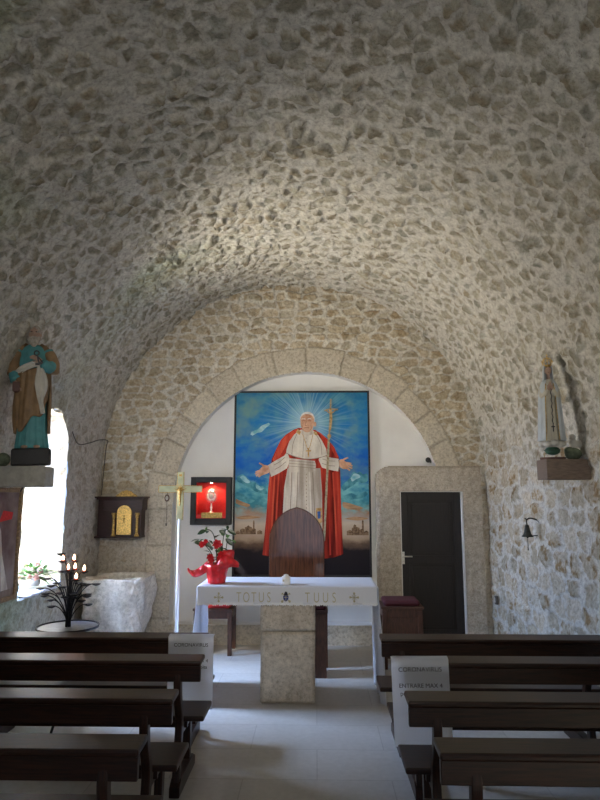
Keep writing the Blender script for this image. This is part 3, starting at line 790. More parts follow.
# tabernacle cabinet
t = thing('tabernacle', (0, YB, 0), 'dark wooden cabinet with gilt arched door and columns on the back wall', 'tabernacle')
def w(x, y): q = at(x, y, YB-.12); return q.x, q.z
X0, _ = w(99.5, 510); X1, _ = w(144, 510); zt_ = w(120, 497)[1]; zb_ = w(120, 537)[1]
m = MB(); m.b2((X0+.01, -.20, zb_+.012), (X1-.01, -.02, zt_-.012)); bd = m.build('body', M['darkwood2'], t, bevel=.003)
m = MB(); m.b2((X0-.012, -.235, zb_-.006), (X1+.0, -.02, zb_+.014)); m.build('base_moulding', M['darkwood2'], t, bevel=.004)
m = MB(); m.b2((X0-.02, -.25, zt_-.012), (X1+.04, -.02, zt_+.006)); m.b2((X0+.0, -.235, zt_-.03), (X1+.022, -.02, zt_-.012)); m.b2((X0+.08, -.225, zt_-.15), (X1+.012, -.02, zt_-.03)); m.build('cornice', M['darkwood2'], t, bevel=.004)
gx0, gx1 = w(119.5, 0+510)[0], w(134, 510)[0]; gz0, gz1 = w(0, 534)[1], w(0, 505)[1]
gx0 = w(119.5, 520)[0]; gx1 = w(134, 520)[0]; gc = (gx0+gx1)/2; gr = (gx1-gx0)/2
poly = [(gx0, gz0), (gx1, gz0), (gx1, gz1-gr)]+[(gc+gr*math.cos(a), gz1-gr+gr*math.sin(a)) for a in np.linspace(0, PI, 16)][1:]
m = MB(); m.prism(poly, -.232, -.20, 'xz'); dr = m.build('door', M['gold'], t, bevel=.004); dr['label'] = 'gilt arched door'
m = MB(); zm = (gz0+gz1)/2
m.lathe([(.001, 0), (.012, 0), (.004, .012), (.012, .03), (.017, .05), (.001, .052)], c=(gc, -.234, zm-.03), seg=12)
m.build('chalice_relief', M['goldpaint'], dr, smooth=True)
m = MB(); m.ball((gc, -.234, zm+.045), (.012, .004, .012), 12, 6); m.build('host_relief', M['goldpaint'], dr, smooth=True)
for cxp in (116.5, 139.5):
    cx = w(cxp, 520)[0]; m = MB(); H_ = w(0, 512.5)[1]-(zb_+.014)
    m.lathe([(.001, 0), (.026, 0), (.026, .016), (.018, .026), (.016, .03), (.0155, H_*.55), (.0145, H_-.06), (.020, H_-.05), (.019, H_-.03), (.027, H_-.016), (.027, H_), (.001, H_)], c=(cx, -.222, zb_+.014), seg=18); o = m.build('column', M['goldpaint'], t, smooth=True); o['label'] = 'gilt column'
cx = w(129, 495)[0]; poly = []
for k in range(25):
    u = k/24; poly.append((cx-.13+.26*u, zt_+.006+.066*math.sin(PI*u)**1.2+.008*abs(math.sin(PI*u*5))))
poly += [(cx+.13, zt_+.004), (cx-.13, zt_+.004)]
m = MB(); m.prism(poly, -.225, -.20, 'xz'); m.ball((cx, -.228, zt_+.04), (.03, .006, .02), 12, 8); m.build('crest', M['goldpaint'], t)['label'] = 'carved gilt crest on top'

# medallion with beads, camera, bell, switch
p = at(167, 498, YB-.03); t = thing('hanging_medallion', (p.x, YB-.03, p.z), 'small dark-rimmed oval medallion hanging on the stone wall behind the cross', 'medallion')
m = MB(); m.ball((0, 0, 0), (.030, .008, .042), 20, 10); m.build('rim', M['brownpaint'], t, smooth=True)
m = MB(); m.ball((0, -.006, 0), (.019, .006, .028), 18, 10); m.build('image', M['whitepaint'], t, smooth=True)
m = MB(); m.tube([(0, 0, .04), (.003, 0, .075), (-.003, 0, .10)], .003, 6); m.tube([(0, 0, -.04), (.004, 0, -.16), (0, 0, -.30)], .003, 6); m.box((0, 0, -.31), (.018, .004, .03)); m.build('cord', M['cablemat'], t)
p = at(428, 460, YB-.09); t = thing('security_camera', (p.x+.03, YB-.05, p.z), 'small black dome camera on the stonework above the door', 'camera')
m = MB(); m.ball((-.03, -.05, 0), .032, 16, 12); m.build('lens_housing', M['black'], t, smooth=True)
m = MB(); m.tube([(-.03, -.05, 0), (.0, -.02, -.01), (.012, .04, -.02)], .014, 8); m.build('bracket', M['black'], t, smooth=True)
m = MB(); m.ball((-.038, -.078, 0), (.010, .006, .010), 10, 6); m.build('lens', M['iron'], t, smooth=True)
p = at(487, 600, YB-.25); t = thing('wall_socket', (xr(7.2)-.02, 7.2, p.z), 'small electrical box low on the right wall in the corner by the door', 'socket')
MB().box((0, 0, 0), (.03, .05, .09)).build('box', M['cablemat'], t, bevel=.004); MB().box((-.017, 0, 0), (.004, .03, .05)).build('switch_plate', M['whitepaint'], t, bevel=.001)

# bell on the right wall
BYY = 5.75; bx = xr(BYY); p = at_x(525, 530, bx-.16); BYY = p.y
t = thing('wall_bell', (p.x+.02, BYY, p.z), 'small dark bronze bell hanging from a bracket on the right wall', 'bell'); t.scale = (.85, .85, .85)
m = MB(); m.lathe([(.001, .060), (.014, .058), (.022, .045), (.030, 0), (.040, -.040), (.060, -.065), (.062, -.072), (.050, -.070), (.034, -.04), (.024, 0), (.001, .03)], seg=26); m.build('bell_body', M['bronze'], t, smooth=True)
m = MB(); m.tube(smoothpts([(.17, 0, .035), (.12, 0, .10), (.04, 0, .125), (0, 0, .105), (0, 0, .06)], 6), .008, 8); m.tube([(.17, 0, -.03), (.17, 0, .09)], .014, 8); m.tube([(0, 0, .11), (-.02, 0, .125)], .007, 6); m.build('bracket', M['bronze'], t, smooth=True)
m = MB(); m.tube([(0, 0, -.03), (0, 0, -.20)], .003, 6); m.ball((0, 0, -.075), .012); m.box((0, 0, -.205), (.008, .008, .02)); m.build('clapper_cord', M['bronze'], t)
m = MB(); m.tube([(.02, -.02, -.062), (.10, -.03, -.055)], .006, 6); m.build('striker_arm', M['bronze'], t)

# cable down the left wall
cp = []
for x, y in ((55, 396), (62, 405), (66, 416), (71, 432), (77, 444), (88, 443), (98, 440)):
    q = at_x(x, y, XL+.02); 
    cp.append(Vector((XL+.035, min(q.y, YB-.05), q.z)))
q = at(103, 441, YB-.03); cp.append(Vector((max(q.x, XL+.06), YB-.04, q.z))); q2 = at(106, 449, YB-.04); cp += [Vector((q2.x, YB-.04, q2.z)), Vector((q2.x-.03, YB-.04, zt_+.02))]
m = MB(); m.tube(smoothpts(cp, 5), .006, 6); o = m.build('electric_cable', M['cablemat']); tag(o, 'thin grey cable sagging along the left wall from the bearded statue to the cabinet', 'cable')
# ------------------------------------------------------------------ the big painting
PYY = RB-.032
A_ = at(235, 391.5, PYY); B_ = at(372, 577, PYY)
PW = (B_.x-A_.x); PH = A_.z-B_.z
t = thing('framed_painting', ((A_.x+B_.x)/2, PYY, B_.z), 'large framed painting of a white robed man in a red cape, arms spread', 'painting')
fw = .022
m = MB(); h = PW/2
m.b2((-h, -.03, 0), (-h+fw, .03, PH)); m.b2((h-fw, -.03, 0), (h, .03, PH)); m.b2((-h+fw, -.03, PH-fw), (h-fw, .03, PH)); m.b2((-h+fw, -.03, 0), (h-fw, .03, fw))
m.build('frame', M['frameblack'], t, bevel=.003)
# canvas: painted sky, hills and desert, in the picture's own coordinates (metres from its lower centre)
n = NT('painted_sky'); c = n.coord(); sp = n.n('ShaderNodeSeparateXYZ', {'Vector': c}); X, Z = sp.outputs[0], sp.outputs[2]
v = n.math('DIVIDE', Z, PH); 
wz = n.noise(n.scale(c, (2.0, 1, 3.4)), 1.6, 6, .6); w2 = n.noise(n.scale(c, (1, 1, 1.6)), 4.2, 5, .62)
vv = n.math('ADD', v, n.math('MULTIPLY', n.math('SUBTRACT', wz, .5), .12))
base = n.ramp(vv, [(0, (.012, .010, .014)), (.13, (.02, .015, .018)), (.17, (.14, .09, .06)), (.205, (.40, .29, .20)), (.27, (.56, .46, .36)), (.31, (.40, .36, .32)), (.345, (.38, .19, .10)), (.375, (.05, .22, .27)), (.45, (.03, .22, .34)), (.52, (.010, .13, .42)), (.62, (.006, .11, .48)), (.80, (.015, .18, .46)), (1, (.02, .16, .32))])
cl = n.ramp(w2, [(.42, (0, 0, 0)), (.62, (1, 1, 1))])
top = n.ramp(v, [(.42, (0,)*3), (.72, (1,)*3)])
clf = n.math('MULTIPLY', n.math('MULTIPLY', cl, top), .55)
col = n.mix(clf, base, (.10, .30, .34))
low = n.ramp(v, [(.30, (0,)*3), (.36, (1,)*3), (.50, (1,)*3), (.56, (0,)*3)])
col = n.mix(n.math('MULTIPLY', n.math('MULTIPLY', cl, low), .9), col, (.20, .50, .52))
grn = n.ramp(n.noise(c, 2.1, 4), [(.52, (0,)*3), (.66, (1,)*3)])
col = n.mix(n.math('MULTIPLY', n.math('MULTIPLY', grn, top), .6), col, (.22, .34, .22))
# rays round the head
hx, hz = (319-298)/500*PW, (716-165)/673*PH
dx = n.math('SUBTRACT', X, hx); dz = n.math('SUBTRACT', Z, hz)
rad = n.math('SQRT', n.math('ADD', n.math('MULTIPLY', dx, dx), n.math('MULTIPLY', dz, dz)))
ang = n.math('ARCTAN2', dz, dx)
rn = n.n('ShaderNodeTexNoise', {'Vector': n.n('ShaderNodeCombineXYZ', {0: n.math('MULTIPLY', ang, 9.0), 1: 3.3}).outputs[0], 'Scale': 2.2, 'Detail': 3.0}).outputs[0]
rays = n.ramp(rn, [(.45, (0,)*3), (.70, (1,)*3)])
fall = n.ramp(rad, [(.10, (1,)*3), (.26, (.55,)*3), (.62, (0,)*3)])
fall2 = n.ramp(rad, [(.08, (.85,)*3), (.30, (.1,)*3), (.45, (0,)*3)])
col = n.mix(n.math('MULTIPLY', n.math('MULTIPLY', rays, fall), .75), col, (.50, .70, .74))
col = n.mix(n.math('MULTIPLY', fall2, .7), col, (.45, .68, .76))
n.put(n.b.inputs['Base Color'], col); n.b.inputs['Roughness'].default_value = .7; n.b.inputs['Specular IOR Level'].default_value = .15
n.bump(n.noise(c, 60, 3), .05, .002)
MB().b2((-h+fw-.004, -.012, fw-.004), (h-fw+.004, .02, PH-fw+.004)).build('canvas', n.m, t)
def pp(cx, cy): return ((cx-298)/500*PW, (716-cy)/673*PH)
def paintmat(name, dark, light, foldscale=9, rough=.75, dist=2.0, axis=(1, 1, .10)):
    q = NT(name); cc = q.coord(); ns = q.noise(q.scale(cc, axis), foldscale, 3, .5)
    ns2 = q.noise(cc, 40, 3)
    cl_ = q.ramp(ns, [(.35, dark), (.62, light)])
    cl_ = q.mix(.25, cl_, q.ramp(ns2, [(.3, (.7,)*3), (.7, (1.2,)*3)]), 'MULTIPLY')
    q.put(q.b.inputs['Base Color'], cl_); q.b.inputs['Roughness'].default_value = rough; q.b.inputs['Specular IOR Level'].default_value = .15; return q.m
pm = {'red': paintmat('painted_red_cape', (.12, .008, .006), (.50, .045, .025), 14), 'redl': paintmat('painted_red_fold', (.40, .03, .02), (.62, .09, .045), 16),
      'white': paintmat('painted_white_robe', (.36, .30, .25), (.68, .62, .54), 12), 'whitel': paintmat('painted_white_cape', (.52, .47, .41), (.74, .69, .61), 9, axis=(1, 1, .35)),
      'line': paintmat('painted_shade_line', (.22, .17, .13), (.30, .25, .20), 12), 'skin': paintmat('painted_face', (.46, .23, .14), (.66, .40, .27), 14, axis=(1, 1, 1)),
      'skind': paintmat('painted_face_shade', (.30, .12, .07), (.36, .16, .10), 14), 'hair': paintmat('painted_white_hair', (.58, .55, .50), (.76, .74, .70), 20, axis=(1, 1, 1)),
      'gold': paintmat('painted_gold', (.36, .20, .07), (.60, .40, .18), 30, axis=(1, 1, 1)), 'staff': paintmat('painted_staff', (.24, .20, .13), (.44, .38, .26), 30, axis=(1, 1, 1)),
      'town': paintmat('painted_town', (.12, .07, .04), (.26, .17, .10), 40, axis=(1, 1, 1)), 'cloud': paintmat('painted_cloud', (.16, .42, .48), (.40, .60, .63), 18, axis=(1, 1, 1)),
      'tcloud': paintmat('painted_teal_cloud', (.03, .17, .24), (.12, .36, .40), 12, axis=(1, 1, 1)), 'orange': paintmat('painted_orange_band', (.34, .19, .10), (.50, .30, .17), 14, axis=(.5, 1, 2)),
      'blue': paintmat('painted_blue', (.03, .08, .28), (.05, .12, .36), 20, axis=(1, 1, 1))}
keys = list(pm); mats = [pm[k] for k in keys]
layer = [0]
def cl_(key, pts, smooth=0):
    q = MB(); sh(q, key, pts, smooth=smooth); q.build('painted_cloud', mats, t)
def sh(m, key, pts, z=None, smooth=0):
    layer[0] += 1; m.cur = keys.index(key)
    if smooth:
        q = smoothpts([(a, b, 0) for a, b in pts]+[(pts[0][0], pts[0][1], 0)], smooth)[:-1]; pts = [(a.x, a.y) for a in q]
    P_ = [pp(*a) for a in pts]; y = -.0125-.00022*layer[0]
    # a thin coat of paint
    m.prism(P_, y, -.010, 'xz')
def el(cx, cy, rx, ry, n_=20, a0=0, a1=2*PI): return [(cx+rx*math.cos(a), cy+ry*math.sin(a)) for a in np.linspace(a0, a1, n_, endpoint=(a1-a0) < 6)]
def stroke(m, key, pts, w):
    q = smoothpts([(a, b, 0) for a, b in pts], 4); L_, R_ = [], []
    for i, p in enumerate(q):
        d = (q[min(i+1, len(q)-1)]-q[max(i-1, 0)]).normalized(); nn = Vector((-d.y, d.x, 0))*w/2; L_.append((p+nn)[:2]); R_.append((p-nn)[:2])
    sh(m, key, L_+R_[::-1])
m = MB()
# clouds, towns
for pts in ([(62, 360), (80, 352), (96, 362), (110, 378), (126, 380), (140, 392), (158, 396), (170, 410), (172, 424), (150, 420), (128, 414), (112, 402), (96, 396), (78, 384), (62, 378)],
            [(442, 396), (458, 380), (474, 364), (486, 344), (500, 348), (510, 342), (522, 352), (536, 350), (538, 376), (520, 384), (500, 380), (486, 392), (468, 402), (450, 412)],
            [(60, 416), (84, 424), (104, 440), (128, 446), (110, 456), (86, 446), (62, 440)], [(450, 430), (478, 420), (500, 428), (528, 414), (538, 424), (516, 438), (486, 442), (460, 446)]):
    cl_('tcloud', pts, 4)
for pts in ([(72, 362), (84, 357), (98, 368), (110, 380), (98, 384), (84, 376)], [(476, 366), (488, 350), (504, 352), (512, 362), (496, 370), (482, 378)], [(130, 386), (146, 396), (160, 402), (148, 410), (132, 402)]): cl_('cloud', pts, 4)
for pts in ([(58, 440), (84, 452), (110, 462), (98, 470), (70, 462), (58, 456)], [(446, 452), (470, 456), (500, 466), (520, 474), (494, 480), (462, 476), (446, 468)], [(56, 508), (100, 500), (150, 506), (120, 512), (80, 514)], [(452, 512), (490, 504), (538, 510), (500, 518)]): cl_('orange', pts, 4)
cl_('cloud', [(108, 205), (112, 196), (135, 186), (150, 172), (176, 162), (182, 168), (166, 180), (150, 196), (132, 200), (116, 210)])
m = MB()
for (x0, y0, wd, hg) in ((75, 567, 20, 16), (92, 567, 26, 24), (100, 548, 10, 8), (116, 567, 16, 18), (122, 552, 5, 30), (137, 567, 18, 10), (60, 567, 14, 8)): sh(m, 'town', [(x0, y0), (x0+wd, y0), (x0+wd, y0-hg), (x0+wd/2, y0-hg-5), (x0, y0-hg)])
m.build('painted_town', mats, t); m = MB()
for (x0, y0, wd, hg) in ((460, 570, 22, 14), (478, 570, 28, 26), (484, 548, 10, 12), (504, 570, 18, 18), (515, 556, 6, 36), (522, 570, 16, 12)): sh(m, 'town', [(x0, y0), (x0+wd, y0), (x0+wd, y0-hg), (x0+wd/2, y0-hg-5), (x0, y0-hg)])
m.build('painted_town', mats, t)
m = MB()
sh(m, 'red', [(287, 181), (268, 188), (240, 206), (222, 225), (203, 262), (188, 296), (182, 345), (176, 400), (170, 500), (157, 640), (200, 648), (380, 652), (412, 648), (446, 636), (441, 500), (438, 345), (434, 290), (415, 250), (388, 220), (350, 190)])
sh(m, 'redl', [(283, 184), (262, 194), (238, 212), (222, 234), (206, 264), (190, 298), (196, 306), (214, 290), (232, 262), (248, 232), (268, 208), (288, 192)])
sh(m, 'redl', [(348, 192), (376, 214), (398, 240), (412, 270), (424, 292), (432, 290), (418, 254), (392, 222), (364, 198)])
for x0, x1 in ((186, 168), (200, 186), (214, 202), (394, 400), (412, 424), (428, 436)):
    stroke(m, 'redl', [(x0, 345), ((x0+x1)/2, 470), (x1, 640)], 6)
sh(m, 'white', [(246, 330), (234, 400), (229, 500), (224, 645), (374, 648), (372, 500), (372, 420), (366, 330)])
for x0, x1 in ((262, 252), (284, 274), (338, 346), (356, 362)): stroke(m, 'line', [(x0, 345), ((x0+x1)/2+1, 450), (x1, 560)], 2.5)
stroke(m, 'whitel', [(272, 345), (266, 450), (260, 560)], 7); stroke(m, 'whitel', [(326, 345), (330, 450), (334, 560)], 6)
sh(m, 'white', [(340, 336), (366, 336), (372, 470), (370, 520), (350, 520), (346, 430)]); sh(m, 'gold', [(349, 474), (371, 472), (371, 525), (351, 530)]); sh(m, 'blue', [(354, 486), (366, 485), (366, 510), (356, 512)])
sh(m, 'whitel', [(244, 270), (234, 284), (205, 300), (172, 320), (176, 340), (185, 362), (214, 348), (244, 330), (256, 300)])
sh(m, 'whitel', [(364, 284), (384, 286), (408, 292), (434, 296), (437, 318), (432, 342), (402, 336), (372, 328), (360, 300)])
for a, b in (((236, 290), (196, 318)), ((240, 306), (200, 334)), ((374, 296), (420, 304)), ((372, 312), (420, 322))): stroke(m, 'line', [a, ((a[0]+b[0])/2, (a[1]+b[1])/2+3), b], 2)
stroke(m, 'line', [(174, 320), (177, 338), (186, 360)], 3.5); stroke(m, 'line', [(433, 298), (436, 318), (431, 342)], 3.5)
sh(m, 'whitel', [(294, 188), (270, 206), (252, 232), (242, 262), (241, 274), (262, 284), (300, 294), (330, 296), (364, 290), (391, 282), (388, 260), (372, 228), (354, 202), (338, 190)])
stroke(m, 'line', [(242, 275), (275, 288), (320, 297), (365, 291), (391, 283)], 2.5)
for a, b, c3 in (((280, 205), (266, 240), (262, 280)), ((352, 208), (368, 240), (372, 284)), ((306, 214), (304, 250), (302, 290))): stroke(m, 'line', [a, b, c3], 1.8)
sh(m, 'white', [(252, 293), (346, 303), (350, 318), (349, 341), (300, 336), (249, 330)])
for yy in (302, 312, 322): stroke(m, 'line', [(252, yy), (300, yy+4), (348, yy+9)], 1.6)
for k in range(10): sh(m, 'line', el(315, 352+k*13.5, 1.8, 2.2, 8))
for k in range(4): sh(m, 'line', el(314, 206+k*14, 1.6, 2, 8))
stroke(m, 'gold', [(299, 196), (310, 230), (322, 262), (334, 230), (341, 196)], 2.2); sh(m, 'gold', [(320, 256), (325, 256), (325, 264), (332, 264), (332, 269), (325, 269), (325, 288), (320, 288), (320, 269), (314, 269), (314, 264), (320, 264)])
sh(m, 'gold', [(284, 186), (296, 196), (290, 208), (276, 198)]); sh(m, 'gold', [(340, 196), (352, 196), (358, 210), (346, 208)])
# hands: palm, four fingers and thumb
sh(m, 'skin', [(176, 322), (162, 318), (148, 330), (140, 342), (146, 354), (164, 352), (182, 342)], smooth=3)
for a, b in (((150, 338), (129, 344)), ((148, 344), (127, 351)), ((150, 349), (131, 358)), ((156, 352), (140, 361)), ((160, 322), (142, 311))): stroke(m, 'skin', [a, ((a[0]+b[0])/2, (a[1]+b[1])/2-1), b], 5.5)
sh(m, 'skin', [(436, 300), (446, 297), (458, 306), (468, 318), (462, 332), (448, 332), (436, 322)], smooth=3)
for a, b in (((458, 310), (479, 314)), ((462, 316), (483, 322)), ((462, 323), (482, 331)), ((458, 328), (474, 338)), ((448, 300), (468, 292))): stroke(m, 'skin', [a, ((a[0]+b[0])/2, (a[1]+b[1])/2-1), b], 5.5)
# head
sh(m, 'white', [(300, 186), (338, 186), (344, 204), (318, 212), (296, 202)])
sh(m, 'skin', el(347, 168, 5, 9)); sh(m, 'hair', el(319, 148, 27, 26, 26)); sh(m, 'skin', [(293, 150), (296, 138), (306, 131), (322, 130), (336, 136), (343, 150), (342, 172), (336, 188), (326, 197), (314, 198), (302, 190), (295, 174)], smooth=3)
sh(m, 'hair', [(295, 142), (300, 130), (318, 123), (336, 128), (342, 140), (330, 133), (316, 130), (304, 134)], smooth=3)
for ex in (305, 327): stroke(m, 'skind', [(ex-6, 157), (ex, 155), (ex+6, 157)], 2.4); stroke(m, 'hair', [(ex-8, 150), (ex, 147), (ex+7, 150)], 2)
stroke(m, 'skind', [(315, 158), (311, 172), (318, 174)], 2); stroke(m, 'skind', [(305, 183), (315, 181), (326, 182)], 2.6); stroke(m, 'skind', [(301, 174), (299, 184), (305, 190)], 1.6); stroke(m, 'skind', [(331, 172), (334, 182), (330, 190)], 1.6)
m.build('painted_figure', mats, t)['label'] = 'painted man in white robes and red cape'
m = MB()
stroke(m, 'staff', [(398, 214), (392, 330), (385, 460), (378, 590)], 8); stroke(m, 'staff', [(406, 74), (404, 120), (399, 216)], 6)
stroke(m, 'staff', [(382, 118), (396, 113), (412, 112), (432, 114)], 4.5); sh(m, 'gold', el(399, 212, 7, 8)); stroke(m, 'gold', [(405, 118), (407, 150), (402, 190)], 7); stroke(m, 'gold', [(388, 116), (405, 128), (424, 115)], 3); sh(m, 'gold', el(404, 118, 5, 6))
m.build('painted_staff', mats, t)['label'] = 'painted crucifix staff'

# ------------------------------------------------------------------ presider's chair in front of the painting
CYY = 6.95
x0, x1 = at(269, 560, CYY).x, at(324.5, 560, CYY).x; zt_ = at(297, 507, CYY).z; hw = (x1-x0)/2
t = thing('presider_chair', ((x0+x1)/2, CYY, 0), 'glossy wooden chair with tall pointed-arch back behind the altar', 'chair')
spring = at(297, 541, CYY).z
arc = []; hh_ = zt_-spring; RG = (hh_**2+hw**2)/(2*hw)
for k in range(18):
    z = hh_*k/17; arc.append((max(0, math.sqrt(max(0, RG*RG-z*z))-(RG-hw)), spring+z))
poly = [(-hw, .12), (hw, .12)]+[(a, b) for a, b in arc]+[(-a, b) for a, b in arc[::-1][1:]]
m = MB(); m.prism(poly, 0, .045, 'xz'); m.build('backrest', M['chairwood'], t, bevel=.01)
MB().b2((-hw+.02, -.46, .40), (hw-.02, 0, .45)).build('seat', M['chairwood'], t, bevel=.006)
MB().b2((-hw+.05, -.44, .45), (hw-.05, -.03, .50)).build('cushion', M['redclothdark'], t, bevel=.02)
for s in (-1, 1):
    MB().b2((s*hw-.022, -.46, 0), (s*hw+.022, .0, .64)).build('side_panel', M['chairwood'], t, bevel=.006)
    MB().b2((s*hw-.035, -.49, .64), (s*hw+.035, .0, .67)).build('armrest', M['chairwood'], t, bevel=.008)
# a small stool whose leg shows right of the altar pillar
YS = 6.14; xa_, xb_ = at(300, 640, YS).x, at(327, 640, YS).x; zs_ = at(320, 607, YS).z
t = thing('kneeling_stool', ((xa_+xb_)/2, YS, 0), 'wooden stool with dark red seat pad half hidden by the stone altar pillar', 'stool'); hh = (xb_-xa_)/2
for s in (-1, 1): MB().b2((s*(hh-.06)-.055, 0, 0), (s*(hh-.06)+.055, .26, zs_-.06)).build('side_panel', M['stoolwood'], t, bevel=.005)
MB().b2((-hh-.01, -.01, zs_-.06), (hh+.01, .28, zs_-.03)).build('seat_board', M['stoolwood'], t, bevel=.004)
MB().b2((-hh, .0, zs_-.03), (hh-.01, .27, zs_+.075)).build('seat_pad', M['redclothdark'], t, bevel=.015)

def stool(px0_, px1_, ytop, Y, lab, red, d=.36, closed=False):
    a = at(px0_, 620, Y).x; b = at(px1_, 620, Y).x; zt = at((px0_+px1_)/2, ytop, Y).z; hx = (b-a)/2
    t = thing('cushioned_stool', ((a+b)/2, Y, 0), lab, 'stool')
    for sx in (-1, 1):
        for y in (.0, d-.04):
            MB().prism([(sx*hx-sx*.045, 0), (sx*hx, 0), (sx*hx, zt-.1), (sx*hx-sx*.05, zt-.1)], y, y+.04, 'xz').build('leg', M['stoolwood'], t, bevel=.004)
    m = MB(); 
    m.b2((-hx+.002, .004, zt-.16), (hx-.002, .03, zt-.075)); m.b2((-hx+.002, d-.03, zt-.16), (hx-.002, d-.004, zt-.075))
    for sx in (-1, 1): m.b2((sx*(hx-.015)-.012, .03, zt-.16), (sx*(hx-.015)+.012, d-.03, zt-.075))
    m.build('apron', M['stoolwood'], t, bevel=.003)
    m = MB(); m.b2((-hx-.012, -.01, zt-.078), (hx+.012, d+.01, zt-.055)); m.build('seat_board', M['stoolwood'], t, bevel=.006)
    if closed:
        MB().b2((-hx+.04, .01, .10), (hx-.04, d-.01, zt-.15)).build('box_panel', M['stoolwood'], t, bevel=.004)
    m = MB(); m.b2((-hx+.02, .01, zt-.056), (hx-.02, d-.02, zt)); m.build('cushion', M[red], t, bevel=.025)['label'] = 'red seat cushion'
    return t
stool(193.5, 232, 603.5, 6.93, 'dark wooden stool with bright red cushion behind left end of altar', 'redcloth')
stool(382.5, 423, 601, 6.45, 'dark wooden stool with dark red cushion standing before the door', 'redclothdark', closed=True)

# ------------------------------------------------------------------ rough stone trough at the back left
def trough():
    import bmesh
    x0 = XL+.09; x1 = at(147, 590, 6.9).x; y0, y1 = 6.62, 7.36; zt = at(130, 579, 6.75).z
    U = np.linspace(0, 2*PI, 180, endpoint=False); W = np.concatenate([np.linspace(0, 1, 44), np.linspace(1.02, 1.6, 20)])
    UU, WW = np.meshgrid(U, W, indexing='ij')
    cx, cy = (x0+x1)/2, (y0+y1)/2; rx, ry = (x1-x0)/2, (y1-y0)/2
    p = .42
    def se(u, rx_, ry_): return cx+rx_*np.sign(np.cos(u))*np.abs(np.cos(u))**p, cy+ry_*np.sign(np.sin(u))*np.abs(np.sin(u))**p
    out = WW <= 1
    w = np.clip(WW, 0, 1)
    tap = .66+.34*np.sin(np.clip(w*1.15, 0, 1)*PI/2)
    X1_, Y1_ = se(UU, 1, 1); dx = X1_-cx; dy = Y1_-cy
    # outer wall tapers in downward on the free (right) side
    ox = cx+dx*rx*np.where(dx > 0, tap*1.0, 1)+0; oy = cy+dy*ry*tap; oz = w*zt
    k = np.clip((WW-1)/.6, 0, 1)
    inr = 1-.22*np.minimum(k*3, 1)-.15*np.clip(k-.33, 0, 1)
    ix = cx+dx*rx*inr; iy = cy+dy*ry*(1-.34*np.minimum(k*3, 1)-.2*np.clip(k-.33, 0, 1)); iz = zt-np.clip(k-.33, 0, 1)/.67*.35
    X = np.where(out, ox, ix); Y = np.where(out, oy, iy); Z = np.where(out, oz, iz)
    P = np.stack([X, Y, Z], -1)
    nz = fbm(UU*3+WW*2, WW*6, 91, 5)-.5; nz2 = fbm(X*6+Y*4, Z*6+Y*5, 92, 5)-.5; nz3 = fbm(X*22+Y*17, Z*22-Y*13, 93, 4)-.5
    D = np.stack([dx, dy, 0*dx], -1); D /= np.linalg.norm(D, axis=-1, keepdims=True)+1e-6
    P = P+D*(nz2*.13+nz3*.030)[..., None]*out[..., None]; P[..., 2] += (nz2*.07+nz3*.02)*(WW > .8)*w
    P[..., 2] = np.maximum(P[..., 2], 0)
    nu, nw = UU.shape; vs = P.reshape(-1, 3); fs = [(i*nw+j, ((i+1) % nu)*nw+j, ((i+1) % nu)*nw+j+1, i*nw+j+1) for i in range(nu) for j in range(nw-1)]
    fs.append(tuple(i*nw+nw-1 for i in range(nu))); fs.append(tuple(i*nw for i in range(nu-1, -1, -1)))
    m = MB(); m.add(vs.tolist(), fs); o = m.build('stone_trough', stone_attr_mat('rough_stone', .6, 24), smooth=True)
    q = np.array([v.co[:] for v in o.data.vertices]); nn = fbm(q[:, 0]*12+q[:, 1]*9, q[:, 2]*12+q[:, 1]*5, 95, 5)
    c = lerp3((.62, .60, .56), (.84, .82, .78), np.clip(nn*1.4-.2, 0, 1)); a = o.data.attributes.new('stonecol', 'FLOAT_COLOR', 'POINT')
    a.data.foreach_set('color', np.concatenate([c, np.ones((len(c), 1))], 1).astype(np.float32).ravel())
    tag(o, 'massive rough-hewn white stone trough in the back left corner', 'stone trough'); return o
trough()

# ------------------------------------------------------------------ wrought iron votive candle stand
VY = 4.92; vp = at(68, 627, VY); VX, VZ = vp.x, vp.z
t = thing('votive_candle_stand', (VX, VY, 0), 'black wrought iron votive candle stand shaped like a fountain on a round tray', 'candle stand')
TR = (at(98, 627, VY).x-at(39, 627, VY).x)/2
m = MB(); m.lathe([(.001, VZ-.010), (TR-.01, VZ-.010), (TR, VZ-.005), (TR+.004, VZ+.012), (TR-.004, VZ+.012), (TR-.008, VZ-.001), (.001, VZ-.001)], seg=48); m.build('tray_rim', M['iron'], t, smooth=False, bevel=.001)
m = MB(); m.lathe([(.001, VZ-.001), (TR-.010, VZ-.001), (TR-.010, VZ+.003), (.001, VZ+.003)], seg=48); m.build('tray', M['traytop'], t)['label'] = 'grey metal tray'
m = MB(); m.tube([(0, 0, .05), (0, 0, VZ-.01)], .018, 12); m.build('pedestal', M['iron'], t, smooth=True)
for k in range(3):
    q = k*2*PI/3+.5; c_, s_ = math.cos(q), math.sin(q)
    m = MB(); m.tube(smoothpts([(c_*.01, s_*.01, .25), (c_*.10, s_*.10, .12), (c_*.20, s_*.20, .01)], 6), .010, 8); m.build('leg', M['iron'], t, smooth=True)
    m = MB(); m.tube(smoothpts([(c_*.01, s_*.01, VZ-.12), (c_*.08, s_*.08, VZ-.06), (c_*.16, s_*.16, VZ-.014)], 6), .007, 8); m.build('brace', M['iron'], t, smooth=True)
m = MB(); 
for k in range(7):
    q = k*2*PI/7; m.tube(smoothpts([(math.cos(q)*.016, math.sin(q)*.016, VZ), (math.cos(q)*.010, math.sin(q)*.010, VZ+.2), (math.cos(q)*.004, math.sin(q)*.004, VZ+.42)], 4), .0058, 6)
